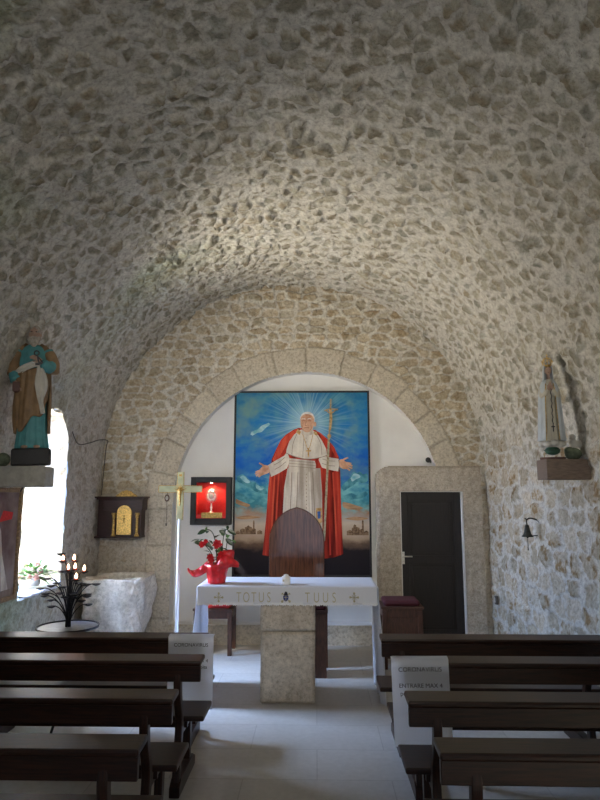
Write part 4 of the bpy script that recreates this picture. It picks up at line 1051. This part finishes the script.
m.build('central_stem', M['iron'], t, smooth=True)
ppm = 627/VY
def vrel(x, y): q = at(x, y, VY); return q.x-VX, q.z
cups = [(55, 574), (49, 586), (59, 583.5), (53, 591.5), (42, 597), (56, 595), (48, 601.5), (55, 605.5), (61, 588), (62, 572), (71, 574), (43, 588), (66, 597), (78, 597), (95, 585), (64, 583), (79, 588), (47, 579), (83, 584), (90, 583.5), (82, 592), (94, 593.5), (88, 594.5), (84, 600), (90, 604), (72, 585.5), (72, 593.5), (64, 561.5), (75, 561.5), (69, 552.5), (76, 570), (85, 572), (77, 580), (69, 571)]
LP_ = ((64, 561.5), (75, 561.5), (76, 570), (85, 572), (77, 580), (69, 571)); lit = [i for i, c_ in enumerate(cups) if c_ in LP_]
rnd = random.Random(2)
for i, (x, y) in enumerate(cups):
    dx, z = vrel(x, y); dy = rnd.uniform(-.16, .16) if abs(dx) < .19 else rnd.uniform(-.06, .06)
    if i in lit: dy = -.02
    rr = math.hypot(dx, dy)
    st = MB(); zb = VZ+max(.02, (z-VZ)*.35)
    st.tube(smoothpts([(dx*.04, dy*.04, VZ), (dx*.16, dy*.16, VZ+(z-VZ)*.45), (dx*.48, dy*.48, VZ+(z-VZ)*.86), (dx*.82, dy*.82, z+.004), (dx, dy, z-.008)], 5), .0042, 6)
    st.build('branch', M['iron'], t, smooth=True)
    cu = MB(); cu.lathe([(.001, -.010), (.008, -.010), (.030, 0), (.035, .006), (.030, .006), (.018, .001), (.001, .001)], c=(dx, dy, z), seg=14); cu.build('candle_cup', M['iron'], t, smooth=True)
    if i in lit:
        ct = thing('votive_candle', (VX+dx, VY+dy, z+.001), 'small lit votive candle near the top of the iron stand', 'candle', 'lit votive candles')
        MB().lathe([(.001, 0), (.015, 0), (.016, .012), (.001, .012)], seg=14).build('wax', M['redwax'], ct, smooth=True)
        MB().lathe([(.001, .012), (.009, .018), (.0115, .028), (.007, .042), (.0008, .056)], seg=10).build('flame', M['flame'], ct, smooth=True)
for o, l in zip([q for q in bpy.data.objects if q.get('group') == 'lit votive candles'],
    ['lit votive candle on the iron stand, upper left of the top pair', 'lit votive candle on the iron stand, upper right of the top pair', 'lit votive candle just below the top pair, in the middle of the stand', 'rightmost lit votive candle on the iron stand', 'lowest lit votive candle on the iron stand', 'leftmost lit votive candle in the lower row, beside the middle stem']): o['label'] = l

# ------------------------------------------------------------------ flowers and cloth on the window sill
sy = 6.02
q = at(33, 590, sy); SZ_ = NZ0
t = thing('flower_bouquet', (q.x, sy, SZ_+.05), 'bunch of pink and white flowers with green leaves on the window sill', 'flowers')
m = MB(); m.lathe([(.001, 0), (.05, 0), (.065, .06), (.06, .07), (.001, .06)], seg=20); m.build('bowl', M['whitepaint'], t, smooth=True)
m = MB(); rnd = random.Random(9)
for k in range(150):
    dd = Vector((rnd.gauss(0, 1), rnd.gauss(0, .7), rnd.uniform(-.1, 1.2))).normalized(); b = Vector((0, 0, .07))+dd*rnd.uniform(.03, .14)
    leafmesh(m, b, dd, rnd.uniform(.06, .11), rnd.uniform(.014, .024))
o = m.build('foliage', M['leaflight'], t, smooth=True); o['kind'] = 'stuff'
for k in range(13):
    dd = Vector((rnd.uniform(-1, 1), rnd.uniform(-1, .2), rnd.uniform(.0, .9))).normalized(); c_ = Vector((0, 0, .08))+Vector((dd.x*.14, dd.y*.10, dd.z*.13)); m = MB()
    for j in range(9):
        a_ = j*2.4; leafmesh(m, c_, (math.cos(a_)*(.3+.08*j), -.8, math.sin(a_)*(.3+.08*j)), .038, .017, up=Vector((0, 0, 1)), droop=.0, n=4)
    m.build('flower', M['pinkpetal'] if k % 3 else M['whitepetal'], t, smooth=True)
m = MB(); vs = []; n1, n2 = 30, 30
for i in range(n1+1):
    for j in range(n2+1):
        u = i/n1; v = j/n2; y = NY0+.08+u*.70; s = v*.53
        wv = .010*math.sin(u*31+v*3)
        if s < .5: pt_ = (XL-.48+s, y, SZ_+.028+.006*math.sin(u*20+v*9))
        else: pt_ = (XL+.04+wv, y, SZ_+.028-(s-.5)*.75)
        vs.append(pt_)
m.add(vs, [(i*(n2+1)+j, (i+1)*(n2+1)+j, (i+1)*(n2+1)+j+1, i*(n2+1)+j+1) for i in range(n1) for j in range(n2)])
o = m.build('sill_cloth', M['cloth'], smooth=True, solid=.003); tag(o, 'white cloth spread over the window sill under the flowers', 'cloth')

# ------------------------------------------------------------------ picture hung on the left wall
FX = XL+.045
fy1 = at_x(18, 540, FX).y; fy0 = fy1-.82; fz1 = at_x(18, 488, FX).z; fz0 = at_x(18, 597, FX).z
t = thing('hanging_picture', (FX, (fy0+fy1)/2, fz0), 'picture in a thin gilt frame at left edge, under the bearded statue', 'picture')
H_ = fz1-fz0; hy = (fy1-fy0)/2; fw = .038
m = MB(); m.b2((-.02, -hy, 0), (.02, -hy+fw, H_)); m.b2((-.02, hy-fw, 0), (.02, hy, H_)); m.b2((-.02, -hy+fw, 0), (.02, hy-fw, fw)); m.b2((-.02, -hy+fw, H_-fw), (.02, hy-fw, H_)); m.build('frame', M['gilt'], t, bevel=.006)
MB().b2((-.012, -hy+fw-.002, fw-.002), (.002, hy-fw+.002, H_-fw+.002)).build('picture_sheet', paintmat('dark_picture_ground', (.16, .10, .09), (.34, .28, .25), 3, axis=(1, 1, 1)), t)
m = MB()
def sp2(m, k, pts, d): m.cur = k; m.prism([(a*hy, b*H_) for a, b in pts], .002, .002+d, 'yz')
sp2(m, 0, [(-.35, .06), (-.28, .40), (-.20, .62), (-.10, .72), (.10, .72), (.26, .62), (.36, .42), (.70, .08)], .0008)
sp2(m, 1, [(-.12, .70), (.12, .70), (.16, .80), (0, .88), (-.16, .80)], .0012)
sp2(m, 2, [(.16, .70), (.66, .72), (.70, .78), (.30, .80)], .0014); sp2(m, 3, [(-.9, .04), (.9, .04), (.9, .10), (-.9, .10)], .001)
for k in range(5): sp2(m, 3, [(-.25+k*.16, .08), (-.23+k*.16, .08), (-.14+k*.09, .6), (-.15+k*.09, .6)], .0012)
m.build('painted_figure', [pm['whitel'], pm['skin'], M['redvelvet'], pm['line']], t)['label'] = 'pale robed figure with a red sash'
m = MB(); m.tube([(.03, hy-.02, H_+.02), (.02, hy-.06, H_-.03)], .008, 6); m.build('hook', M['iron'], t)
# ------------------------------------------------------------------ statues
def loft(m, rings, seg=48, a0=0, a1=2*PI, closed=True):
    """rings: (z, cx, cy, rx, ry, fn(angle))"""
    vs = []
    for (z, cx, cy, rx, ry, fn) in rings:
        for k in range(seg):
            q = a0+(a1-a0)*k/(seg if closed else seg-1); f = fn(q, z) if fn else 1
            vs.append((cx+rx*f*math.cos(q), cy+ry*f*math.sin(q), z))
    n = len(rings); fs = []
    for i in range(n-1):
        for k in range(seg if closed else seg-1):
            fs.append((i*seg+k, i*seg+(k+1) % seg, (i+1)*seg+(k+1) % seg, (i+1)*seg+k))
    if closed: fs += [tuple(range(seg-1, -1, -1)), tuple((n-1)*seg+k for k in range(seg))]
    m.add(vs, fs)
def hand(m, w, d, up, s=1.0, curl=.5, thumb=1):
    """a small hand: palm, four fingers, thumb. w wrist, d direction, up = back of the hand"""
    w = Vector(w); d = Vector(d).normalized(); up = Vector(up).normalized(); sd = d.cross(up).normalized()
    m.tube([w, w+d*.030*s, w+d*.050*s], [.011*s, .017*s, .015*s], 8)
    for k, L in enumerate((.034, .040, .037, .028)):
        b = w+d*.046*s+sd*(k-1.5)*.0085*s; e = b+d*L*.5*s-up*L*.15*curl*s; f = e+d*L*.4*s-up*L*.5*curl*s
        m.tube([b, e, f], [.0052*s, .0048*s, .0038*s], 6)
    b = w+d*.016*s-sd*.014*s*thumb; m.tube([b, b+d*.016*s-sd*.014*s*thumb, b+d*.034*s-sd*.016*s*thumb-up*.006*s], [.0065*s, .0058*s, .0045*s], 6)

# --- bearded saint on the left shelf
SY = 4.93; shx = at(50, 476, 4.82).x; stz = at(30, 466, 4.82).z; sbz = at(30, 487, 4.80).z
sa, sb = at(45, 476, 4.80).x, at(54.5, 476, 5.06).x
o = MB(); o.prism([(XL-.06, 4.80), (sa, 4.80), (sb, 5.06), (XL-.06, 5.06)], sbz, stz, 'xy')
sh_ = o.build('stone_shelf', M['shelfstone'], bevel=.015); tag(sh_, 'thick grey stone shelf on left wall carrying the bearded statue', 'shelf')
bx = at(31.5, 460, SY).x
T = thing('saint_statue', (bx, SY, stz), 'painted statue of a bearded man in turquoise robe and brown mantle holding keys', 'statue', rz=.33)
T.rotation_euler = (0, math.radians(-2.2), .33); T.location.z += .008
BH = at(30, 450, SY).z-stz
m = MB()
m.lathe([(.001, 0), (.150, 0), (.156, .01), (.156, BH-.012), (.148, BH), (.001, BH)], seg=40, sy=.72, fn=lambda q, z: 1/max(abs(math.cos(q)), abs(math.sin(q)))**.75*.95)
m.build('plinth', M['basepaint'], T, bevel=.004)
HT = at(30, 327, SY).z-stz   # full height
k_ = (HT-BH)/1.0
def Z(z): return BH+z*k_
fold = lambda q, z: 1+.035*math.sin(q*13+1)*(1-z/1.2)+.02*math.sin(q*23)
m = MB()
loft(m, [(Z(0), 0, 0, .125, .095, fold), (Z(.03), 0, 0, .122, .092, fold), (Z(.15), 0, 0, .108, .085, fold), (Z(.3), -.002, 0, .104, .084, fold), (Z(.45), -.003, 0, .104, .082, fold), (Z(.58), -.002, 0, .104, .078, fold), (Z(.68), 0, 0, .112, .076, fold), (Z(.76), 0, 0, .112, .068, fold), (Z(.81), 0, 0, .085, .055, None), (Z(.835), 0, 0, .045, .042, None)], 96)
m.build('robe', M['teal'], T, smooth=True)['label'] = 'turquoise robe'
# body under the robe: neck, head, hands
m = MB()
m.tube([(0, 0, Z(.80)), (.002, -.004, Z(.87))], [.036, .032], 12)
m.ball((.004, -.008, Z(.925)), (.046, .054, .064), 20, 14)
m.tube([(.004, -.060, Z(.935)), (.004, -.072, Z(.912)), (.004, -.060, Z(.905))], [.006, .010, .006], 8)
for s in (-1, 1): m.ball((.004+s*.047, -.002, Z(.92)), (.008, .012, .018), 8, 6)
m.tube([(.004-.030, -.056, Z(.948)), (.004, -.062, Z(.950)), (.004+.030, -.056, Z(.948))], .007, 6)
m.ball((.004-.02, -.050, Z(.90)), (.015, .015, .014)); m.ball((.004+.02, -.050, Z(.90)), (.015, .015, .014))
hd = m.build('head', M['skin'], T, smooth=True, remesh=.005)
m = MB()
for s in (-1, 1): m.ball((.004+s*.018, -.0595, Z(.936)), (.0075, .004, .0045), 8, 6)
m.build('eyes', M['brownpaint'], hd)
m = MB(); rnd = random.Random(5)
for k in range(46):
    a = rnd.uniform(-1.25, 1.25); x = .046*math.sin(a); y = -.008-.052*math.cos(a)*.9; z = Z(.895)-.03*math.cos(a)
    m.tube([(x+.004, y, Z(.90)), (x*1.08+.004, y-.008, z-.005), (x*.7+.004, y-.006, z-.045*math.cos(a)-.012)], [.010, .010, .004], 6)
m.ball((.004, -.058, Z(.885)), (.024, .012, .010))
for k in range(60):
    a = rnd.uniform(.5, 2*PI-.5)-PI/2; e = rnd.uniform(.05, 1.2); m.ball((.004+.047*math.cos(a)*math.cos(e), -.004+.054*math.sin(a)*math.cos(e), Z(.932)+.060*math.sin(e)), .0125, 8, 6)
m.build('hair_and_beard', M['beard'], T, smooth=True, remesh=.0045)['label'] = 'grey curly hair and beard'
# mantle: wraps shoulders and back, crosses the lap
m = MB()
mf = lambda q, z: 1+.05*math.sin(q*9+z*3)+.02*math.sin(q*19)
mant = lambda q, z: mf(q, z)
loft(m, [(Z(.12), 0, .0, .125, .100, mf), (Z(.25), 0, 0, .128, .102, mf), (Z(.40), 0, 0, .132, .10, mf), (Z(.52), 0, 0, .130, .098, mf), (Z(.60), 0, 0, .128, .092, mf), (Z(.70), 0, 0, .133, .086, mf), (Z(.77), 0, 0, .128, .078, mf), (Z(.82), 0, .004, .095, .066, mf), (Z(.85), 0, .008, .055, .052, mf)], 60, math.radians(-12), math.radians(192), closed=False)
m.build('mantle', M['ochre'], T, smooth=True, solid=.010)['label'] = 'brown mantle over the shoulders'
m = MB(); vs = []; nu, nv = 40, 30
for i in range(nu+1):
    u = i/nu; q = math.radians(-172+u*150)
    for j in range(nv+1):
        v = j/nv
        zt2 = .585+.085*math.sin(u*PI/2*.9)-.02; zb2 = .12+.24*u**1.6+.03*math.sin(u*14)
        z = zt2+(zb2-zt2)*v
        f = 1+.06*math.sin((q*7+v*5-u*3))+.035*math.sin(q*17+v*3)
        f *= 1+.05*math.sin(PI*v)
        vs.append((.126*f*math.cos(q), .098*f*math.sin(q)-.006, Z(z)))
m.add(vs, [(i*(nv+1)+j, (i+1)*(nv+1)+j, (i+1)*(nv+1)+j+1, i*(nv+1)+j+1) for i in range(nu) for j in range(nv)])
m.build('mantle_drape', M['ochre'], T, smooth=True, solid=.010)['label'] = 'brown drape across the lap'
# off white sash: band across the waist and a tail hanging at the right
def ribbon(m, pts, wid, nrm=Vector((0, -1, 0)), fold_=.006):
    pts = smoothpts(pts, 6); n = len(pts); K = 8; vs = []
    for i, p in enumerate(pts):
        d = (pts[min(i+1, n-1)]-pts[max(i-1, 0)]).normalized(); s = d.cross(nrm).normalized(); w = wid(i/(n-1))
        for k in range(K+1):
            u = k/K-.5; vs.append(p+s*u*w+nrm*fold_*math.sin(u*14))
    m.add(vs, [(i*(K+1)+k, (i+1)*(K+1)+k, (i+1)*(K+1)+k+1, i*(K+1)+k+1) for i in range(n-1) for k in range(K)])
m = MB(); ribbon(m, [(-.118, -.055, Z(.585)), (-.075, -.102, Z(.620)), (0, -.118, Z(.655)), (.060, -.108, Z(.675))], lambda u: .05)
ribbon(m, [(.055, -.112, Z(.67)), (.068, -.118, Z(.58)), (.074, -.116, Z(.48)), (.070, -.108, Z(.38)), (.088, -.100, Z(.27))], lambda u: .030+.065*math.sin(PI*min(1, u*1.15))**2)
m.build('sash', M['whitepaint'], T, smooth=True, solid=.006)['label'] = 'off white sash'
m = MB()
m.tube(smoothpts([(-.070, .004, Z(.815)), (-.118, -.004, Z(.76)), (-.146, -.008, Z(.67)), (-.142, -.028, Z(.59))], 4), [.034]*4+[.048]*4+[.052]*4+[.048], 14)
m.tube(smoothpts([(.070, .004, Z(.815)), (.118, -.006, Z(.76)), (.150, -.016, Z(.685)), (.150, -.020, Z(.60))], 4), [.034]*4+[.048]*4+[.050]*4+[.040], 14)
m.build('mantle_shoulders', M['ochre'], T, smooth=True)['label'] = 'brown mantle over the upper arms'
m = MB()  # sleeves
m.tube(smoothpts([(-.108, .0, Z(.79)), (-.140, -.01, Z(.68)), (-.135, -.035, Z(.59)), (-.118, -.055, Z(.54))], 4), [.040]*4+[.042]*4+[.046]*4+[.050], 14)
m.tube(smoothpts([(.108, .0, Z(.79)), (.145, -.02, Z(.69)), (.125, -.070, Z(.635)), (.075, -.105, Z(.675))], 4), [.040]*4+[.042]*4+[.044]*4+[.036], 14)
m.build('sleeves', M['teal'], T, smooth=True)['label'] = 'turquoise sleeves'
m = MB(); hand(m, (.072, -.112, Z(.69)), (-.8, -.1, .35), (.2, -1, .2), 1.15, .7)
m.build('right_hand', M['skin'], T, smooth=True, remesh=.0032)
m = MB(); hand(m, (-.122, -.062, Z(.53)), (.25, -.45, -.9), (-.8, -.5, 0), 1.15, .9, -1)
m.build('left_hand', M['skin'], T, smooth=True, remesh=.0032)
m = MB(); m.ball((-.112, -.085, Z(.47)), (.03, .022, .038), 14, 10); m.b2((-.14, -.11, Z(.445)), (-.088, -.07, Z(.52))); m.build('closed_book', M['brownpaint'], T, bevel=.004)
m = MB(); kc = Vector((.035, -.135, Z(.745)))
m.tube([kc+Vector((math.cos(a)*.018, 0, math.sin(a)*.018)) for a in np.linspace(0, 2*PI, 17)], .0055, 6)
m.tube([kc+Vector((.004, 0, -.02)), kc+Vector((.020, .004, -.09))], .0055, 6); m.box(kc+Vector((.006, .004, -.088)), (.030, .008, .018)); m.box(kc+Vector((.034, .004, -.080)), (.026, .008, .022))
m.tube([kc+Vector((.0, .0, -.02)), kc+Vector((.050, .01, -.08))], .005, 6)
m.build('keys', M['iron'], T)['label'] = 'pair of dark keys'
m = MB()
for s in (-1, 1): m.ball((s*.045, -.088, Z(.012)), (.026, .035, .014), 12, 8)
m.build('feet', M['skin'], T, smooth=True)
bt = MB(); bt.ball((0, 0, 0), (.055, .05, .055), 16, 12); 
q = at(4, 455, 4.95); o = bt.build('mossy_stone', M['moss'], loc=(XL+.075, 4.90, stz+.055), smooth=True)
tag(o, 'dark greenish rounded stone on the shelf beside the statue base', 'stone')

# --- crowned lady on the right wall box shelf
LY = 4.97; bxr = xr(LY)
b0 = at(547, 470, 4.86); b1 = at(588, 470, 4.86); zt_ = at(560, 459, 4.86).z; zb_ = at(560, 479.5, 4.86).z
m = MB(); m.b2((b0.x, 4.86, zb_), (xr(4.9)+.05, 5.08, zt_)); sh2 = m.build('wooden_box_shelf', M['shelfwood'], bevel=.004); tag(sh2, 'plain brown wooden box shelf on right wall under the crowned statue', 'shelf')
LX = at(552.5, 450, LY).x; FH = at(552, 361, LY).z; 
T = thing('lady_statue', (LX, LY, zt_), 'painted statue of a veiled woman in white with a crown and long rosary', 'statue', rz=math.radians(-12))
FH = FH-zt_; s_ = FH/.62
def Q(z): return z*s_
m = MB(); m.lathe([(.001, 0), (.095, 0), (.098, .006), (.098, .018), (.001, .018)], seg=28, sy=.8); m.build('plinth', M['brownpaint'], T)
m = MB(); m.ball((0, 0, Q(.055)), (.048*1.2, .05, .035), 18, 10)
rnd = random.Random(3)
for k in range(40):
    a = rnd.uniform(0, 2*PI); leafmesh(m, (math.cos(a)*.03, math.sin(a)*.03, Q(.06)), (math.cos(a), math.sin(a), .15), rnd.uniform(.03, .045), .014)
m.build('leafy_mound', M['greenpaint'], T, smooth=True)['label'] = 'dark green leafy mound'
m = MB()
for k in range(9):
    a = 2*PI*k/9; m.ball((math.cos(a)*.074, math.sin(a)*.054, Q(.098)+.006*math.sin(k*3)), (.034, .032, .026), 12, 8)
m.ball((0, 0, Q(.10)), (.07, .06, .035), 14, 8)
m.build('cloud', M['whitepaint'], T, smooth=True, remesh=.006)
rf = lambda q, z: 1+.05*math.sin(q*11)
m = MB(); loft(m, [(Q(.10), 0, 0, .060, .048, rf), (Q(.13), 0, 0, .070, .055, rf), (Q(.20), 0, 0, .056, .048, rf), (Q(.32), 0, 0, .050, .044, rf), (Q(.42), 0, 0, .052, .042, rf), (Q(.47), 0, 0, .048, .038, None), (Q(.50), 0, 0, .025, .025, None)], 72)
m.build('gown', M['madonna_in'], T, smooth=True)['label'] = 'cream gown'
vf = lambda q, z: 1+.045*math.sin(q*14)
a0, a1 = math.radians(-62), math.radians(242)
m = MB(); loft(m, [(Q(.115), 0, .0, .104, .075, vf), (Q(.16), 0, .0, .098, .070, vf), (Q(.26), 0, 0, .090, .066, vf), (Q(.36), 0, 0, .082, .061, vf), (Q(.43), 0, 0, .074, .056, vf), (Q(.47), 0, 0, .060, .048, None), (Q(.495), 0, .002, .042, .038, None)], 84, a0, a1, closed=False)
loft(m, [(Q(.470), 0, .0, .052, .046, None), (Q(.495), 0, .002, .042, .040, None), (Q(.53), 0, .004, .038, .037, None), (Q(.57), 0, .004, .036, .036, None), (Q(.597), 0, .006, .026, .026, None), (Q(.609), 0, .006, .006, .008, None)], 60, math.radians(-38), math.radians(218), closed=False)
m.build('mantle', M['madonna'], T, smooth=True, solid=.006)['label'] = 'long white mantle and veil'
m = MB()
for a in (a0, a1): m.tube([(r*math.cos(a), ry*math.sin(a), Q(z)) for z, r, ry in ((.115, .106, .078), (.16, .099, .073), (.26, .091, .069), (.36, .083, .064), (.43, .075, .058), (.47, .061, .050))], .0035, 6)
m.build('gilt_trim', M['goldpaint'], T, smooth=True)['label'] = 'gilt mantle edge'
m = MB(); m.tube([(0, -.004, Q(.49)), (0, -.006, Q(.53))], [.016, .014], 10); m.ball((0, -.012, Q(.556)), (.026, .027, .033), 16, 12); m.tube([(0, -.037, Q(.562)), (0, -.041, Q(.552)), (0, -.036, Q(.548))], [.003, .005, .003], 6); m.tube([(-.012, -.034, Q(.566)), (.012, -.034, Q(.566))], .003, 6)
m.build('head', M['skin'], T, smooth=True, remesh=.003)
m = MB(); 
for s in (-1, 1): m.ball((s*.009, -.0365, Q(.561)), (.0038, .002, .0022), 8, 6)
m.ball((0, -.0365, Q(.541)), (.006, .002, .002), 8, 6); m.build('painted_features', M['brownpaint'], T)
m = MB()
for s in (-1, 1):
    m.tube(smoothpts([(s*.058, -.005, Q(.44)), (s*.060, -.035, Q(.39)), (s*.014, -.058, Q(.43))], 4), [.018]*4+[.018]*4+[.014], 10)
m.build('sleeves', M['madonna_in'], T, smooth=True)
m = MB()
for s in (-1, 1): hand(m, (s*.012, -.062, Q(.425)), (-s*.12, -.25, 1), (s, -.1, 0), .85, .15, -s)
m.build('joined_hands', M['skin'], T, smooth=True, remesh=.0026)
m = MB()
for k in range(34): m.ball((.004+.003*math.sin(k), -.072-.001*k % .004, Q(.44)-k*.0068*s_), .0045, 6, 4)
zc3 = Q(.44)-34*.0068*s_; m.box((.004, -.078, zc3-.025), (.007, .005, .055)); m.box((.004, -.078, zc3-.014), (.028, .005, .007))
m.build('rosary', M['ink'], T)['label'] = 'long dark blue rosary with cross'
m = MB(); cz = Q(.59)
for a in np.linspace(0, 2*PI, 8, endpoint=False):
    m.tube(smoothpts([(.026*math.cos(a), .004+.026*math.sin(a), cz), (.040*math.cos(a), .004+.040*math.sin(a), cz+.030), (.026*math.cos(a), .004+.026*math.sin(a), cz+.056), (0, .004, cz+.062)], 4), .0026, 5); m.ball((.040*math.cos(a), .004+.040*math.sin(a), cz+.034), .005, 6, 5)
m.tube([(.027*math.cos(a), .004+.027*math.sin(a), cz) for a in np.linspace(0, 2*PI, 21)], .005, 6); m.ball((0, .004, cz+.068), .007); m.box((0, .004, cz+.085), (.004, .004, .026)); m.box((0, .004, cz+.086), (.016, .004, .004))
m.build('crown', M['gold'], T, smooth=True)
# rounded greenish stone beside it
q = at(573, 450, 4.98)
m = MB(); m.ball((0, 0, 0), (.065, .055, .050), 20, 14); m.ball((-.035, -.01, .02), (.04, .04, .035), 14, 10)
o = m.build('mossy_stone', M['moss'], loc=(q.x+.0, 4.98, zt_+.047), smooth=True, remesh=.006); tag(o, 'greenish rounded stone on the box shelf right of the crowned statue', 'stone')
m = MB(); m.ball((0, 0, 0), (.035, .035, .035)); m.ball((-.01, -.005, .05), (.028, .03, .025)); m.tube([(-.02, -.03, .05), (-.035, -.045, .045)], [.014, .008], 8); m.ball((.04, .0, -.005), (.03, .03, .028)); 
o = m.build('lamb_figurine', M['whitepaint'], loc=(q.x+.012, 4.99, zt_+.13), smooth=True, remesh=.004); tag(o, 'small pale figurine sitting on the greenish stone by the crowned statue', 'figurine')

# ------------------------------------------------------------------ light
w = bpy.data.worlds.new('world'); S.world = w; w.use_nodes = True
bg = w.node_tree.nodes['Background']; bg.inputs[0].default_value = (.55, .70, 1, 1); bg.inputs[1].default_value = 1.0
def area(name, loc, direc, sx, sy, power, col, spread=180):
    l = bpy.data.lights.new(name, 'AREA'); l.shape = 'RECTANGLE'; l.size = sx; l.size_y = sy; l.energy = power; l.color = col; l.spread = math.radians(spread)
    o = bpy.data.objects.new(name, l); COL.objects.link(o); o.location = loc; o.rotation_euler = Vector(direc).to_track_quat('-Z', 'Y').to_euler(); return o
YM = (NY0+NY1)/2
area('window_daylight', (XO-.60, YM, 2.75), (1, 0, -1.1), 1.2, 1.0, 1150, (.44, .62, 1.0))
area('sunlit_ground_outside', (XO-.40, YM+.05, .70), (1, .05, 1.2), 1.2, .9, 600, (1.0, .90, .74))
l = bpy.data.lights.new('sunlight', 'SUN'); l.energy = 14; l.angle = math.radians(1.5); l.color = (1, .95, .86)
o = bpy.data.objects.new('sunlight', l); COL.objects.link(o); o.location = (-6, 2, 6); o.rotation_euler = Vector((.58, .64, -.60)).to_track_quat('-Z', 'Y').to_euler()
area('entrance_fill', (-.2, -1.9, 1.3), (0, 1, .3), 1.4, 2.2, 2.4, (1.0, .95, .86))  # fill light added behind the camera, at the unseen entrance
area('high_fill', (-.2, -1.8, 2.9), (0, 1, -.07), 1.5, .7, 14, (1.0, .93, .80), 44)  # added fill to brighten the end wall; the upper opening is made up
def spot(name, loc, tgt, power, col, ang, blend=.8, rad=.05):
    l = bpy.data.lights.new(name, 'SPOT'); l.energy = power; l.color = col; l.spot_size = math.radians(ang); l.spot_blend = blend; l.shadow_soft_size = rad
    o = bpy.data.objects.new(name, l); COL.objects.link(o); o.location = loc; o.rotation_euler = (Vector(tgt)-Vector(loc)).to_track_quat('-Z', 'Y').to_euler(); return o
spot('case_lamp', case_lamp, case_lamp+Vector((0, .02, -1)), 4.0, (1, .72, .45), 150, .5, .01)
S.view_settings.exposure = 0.16
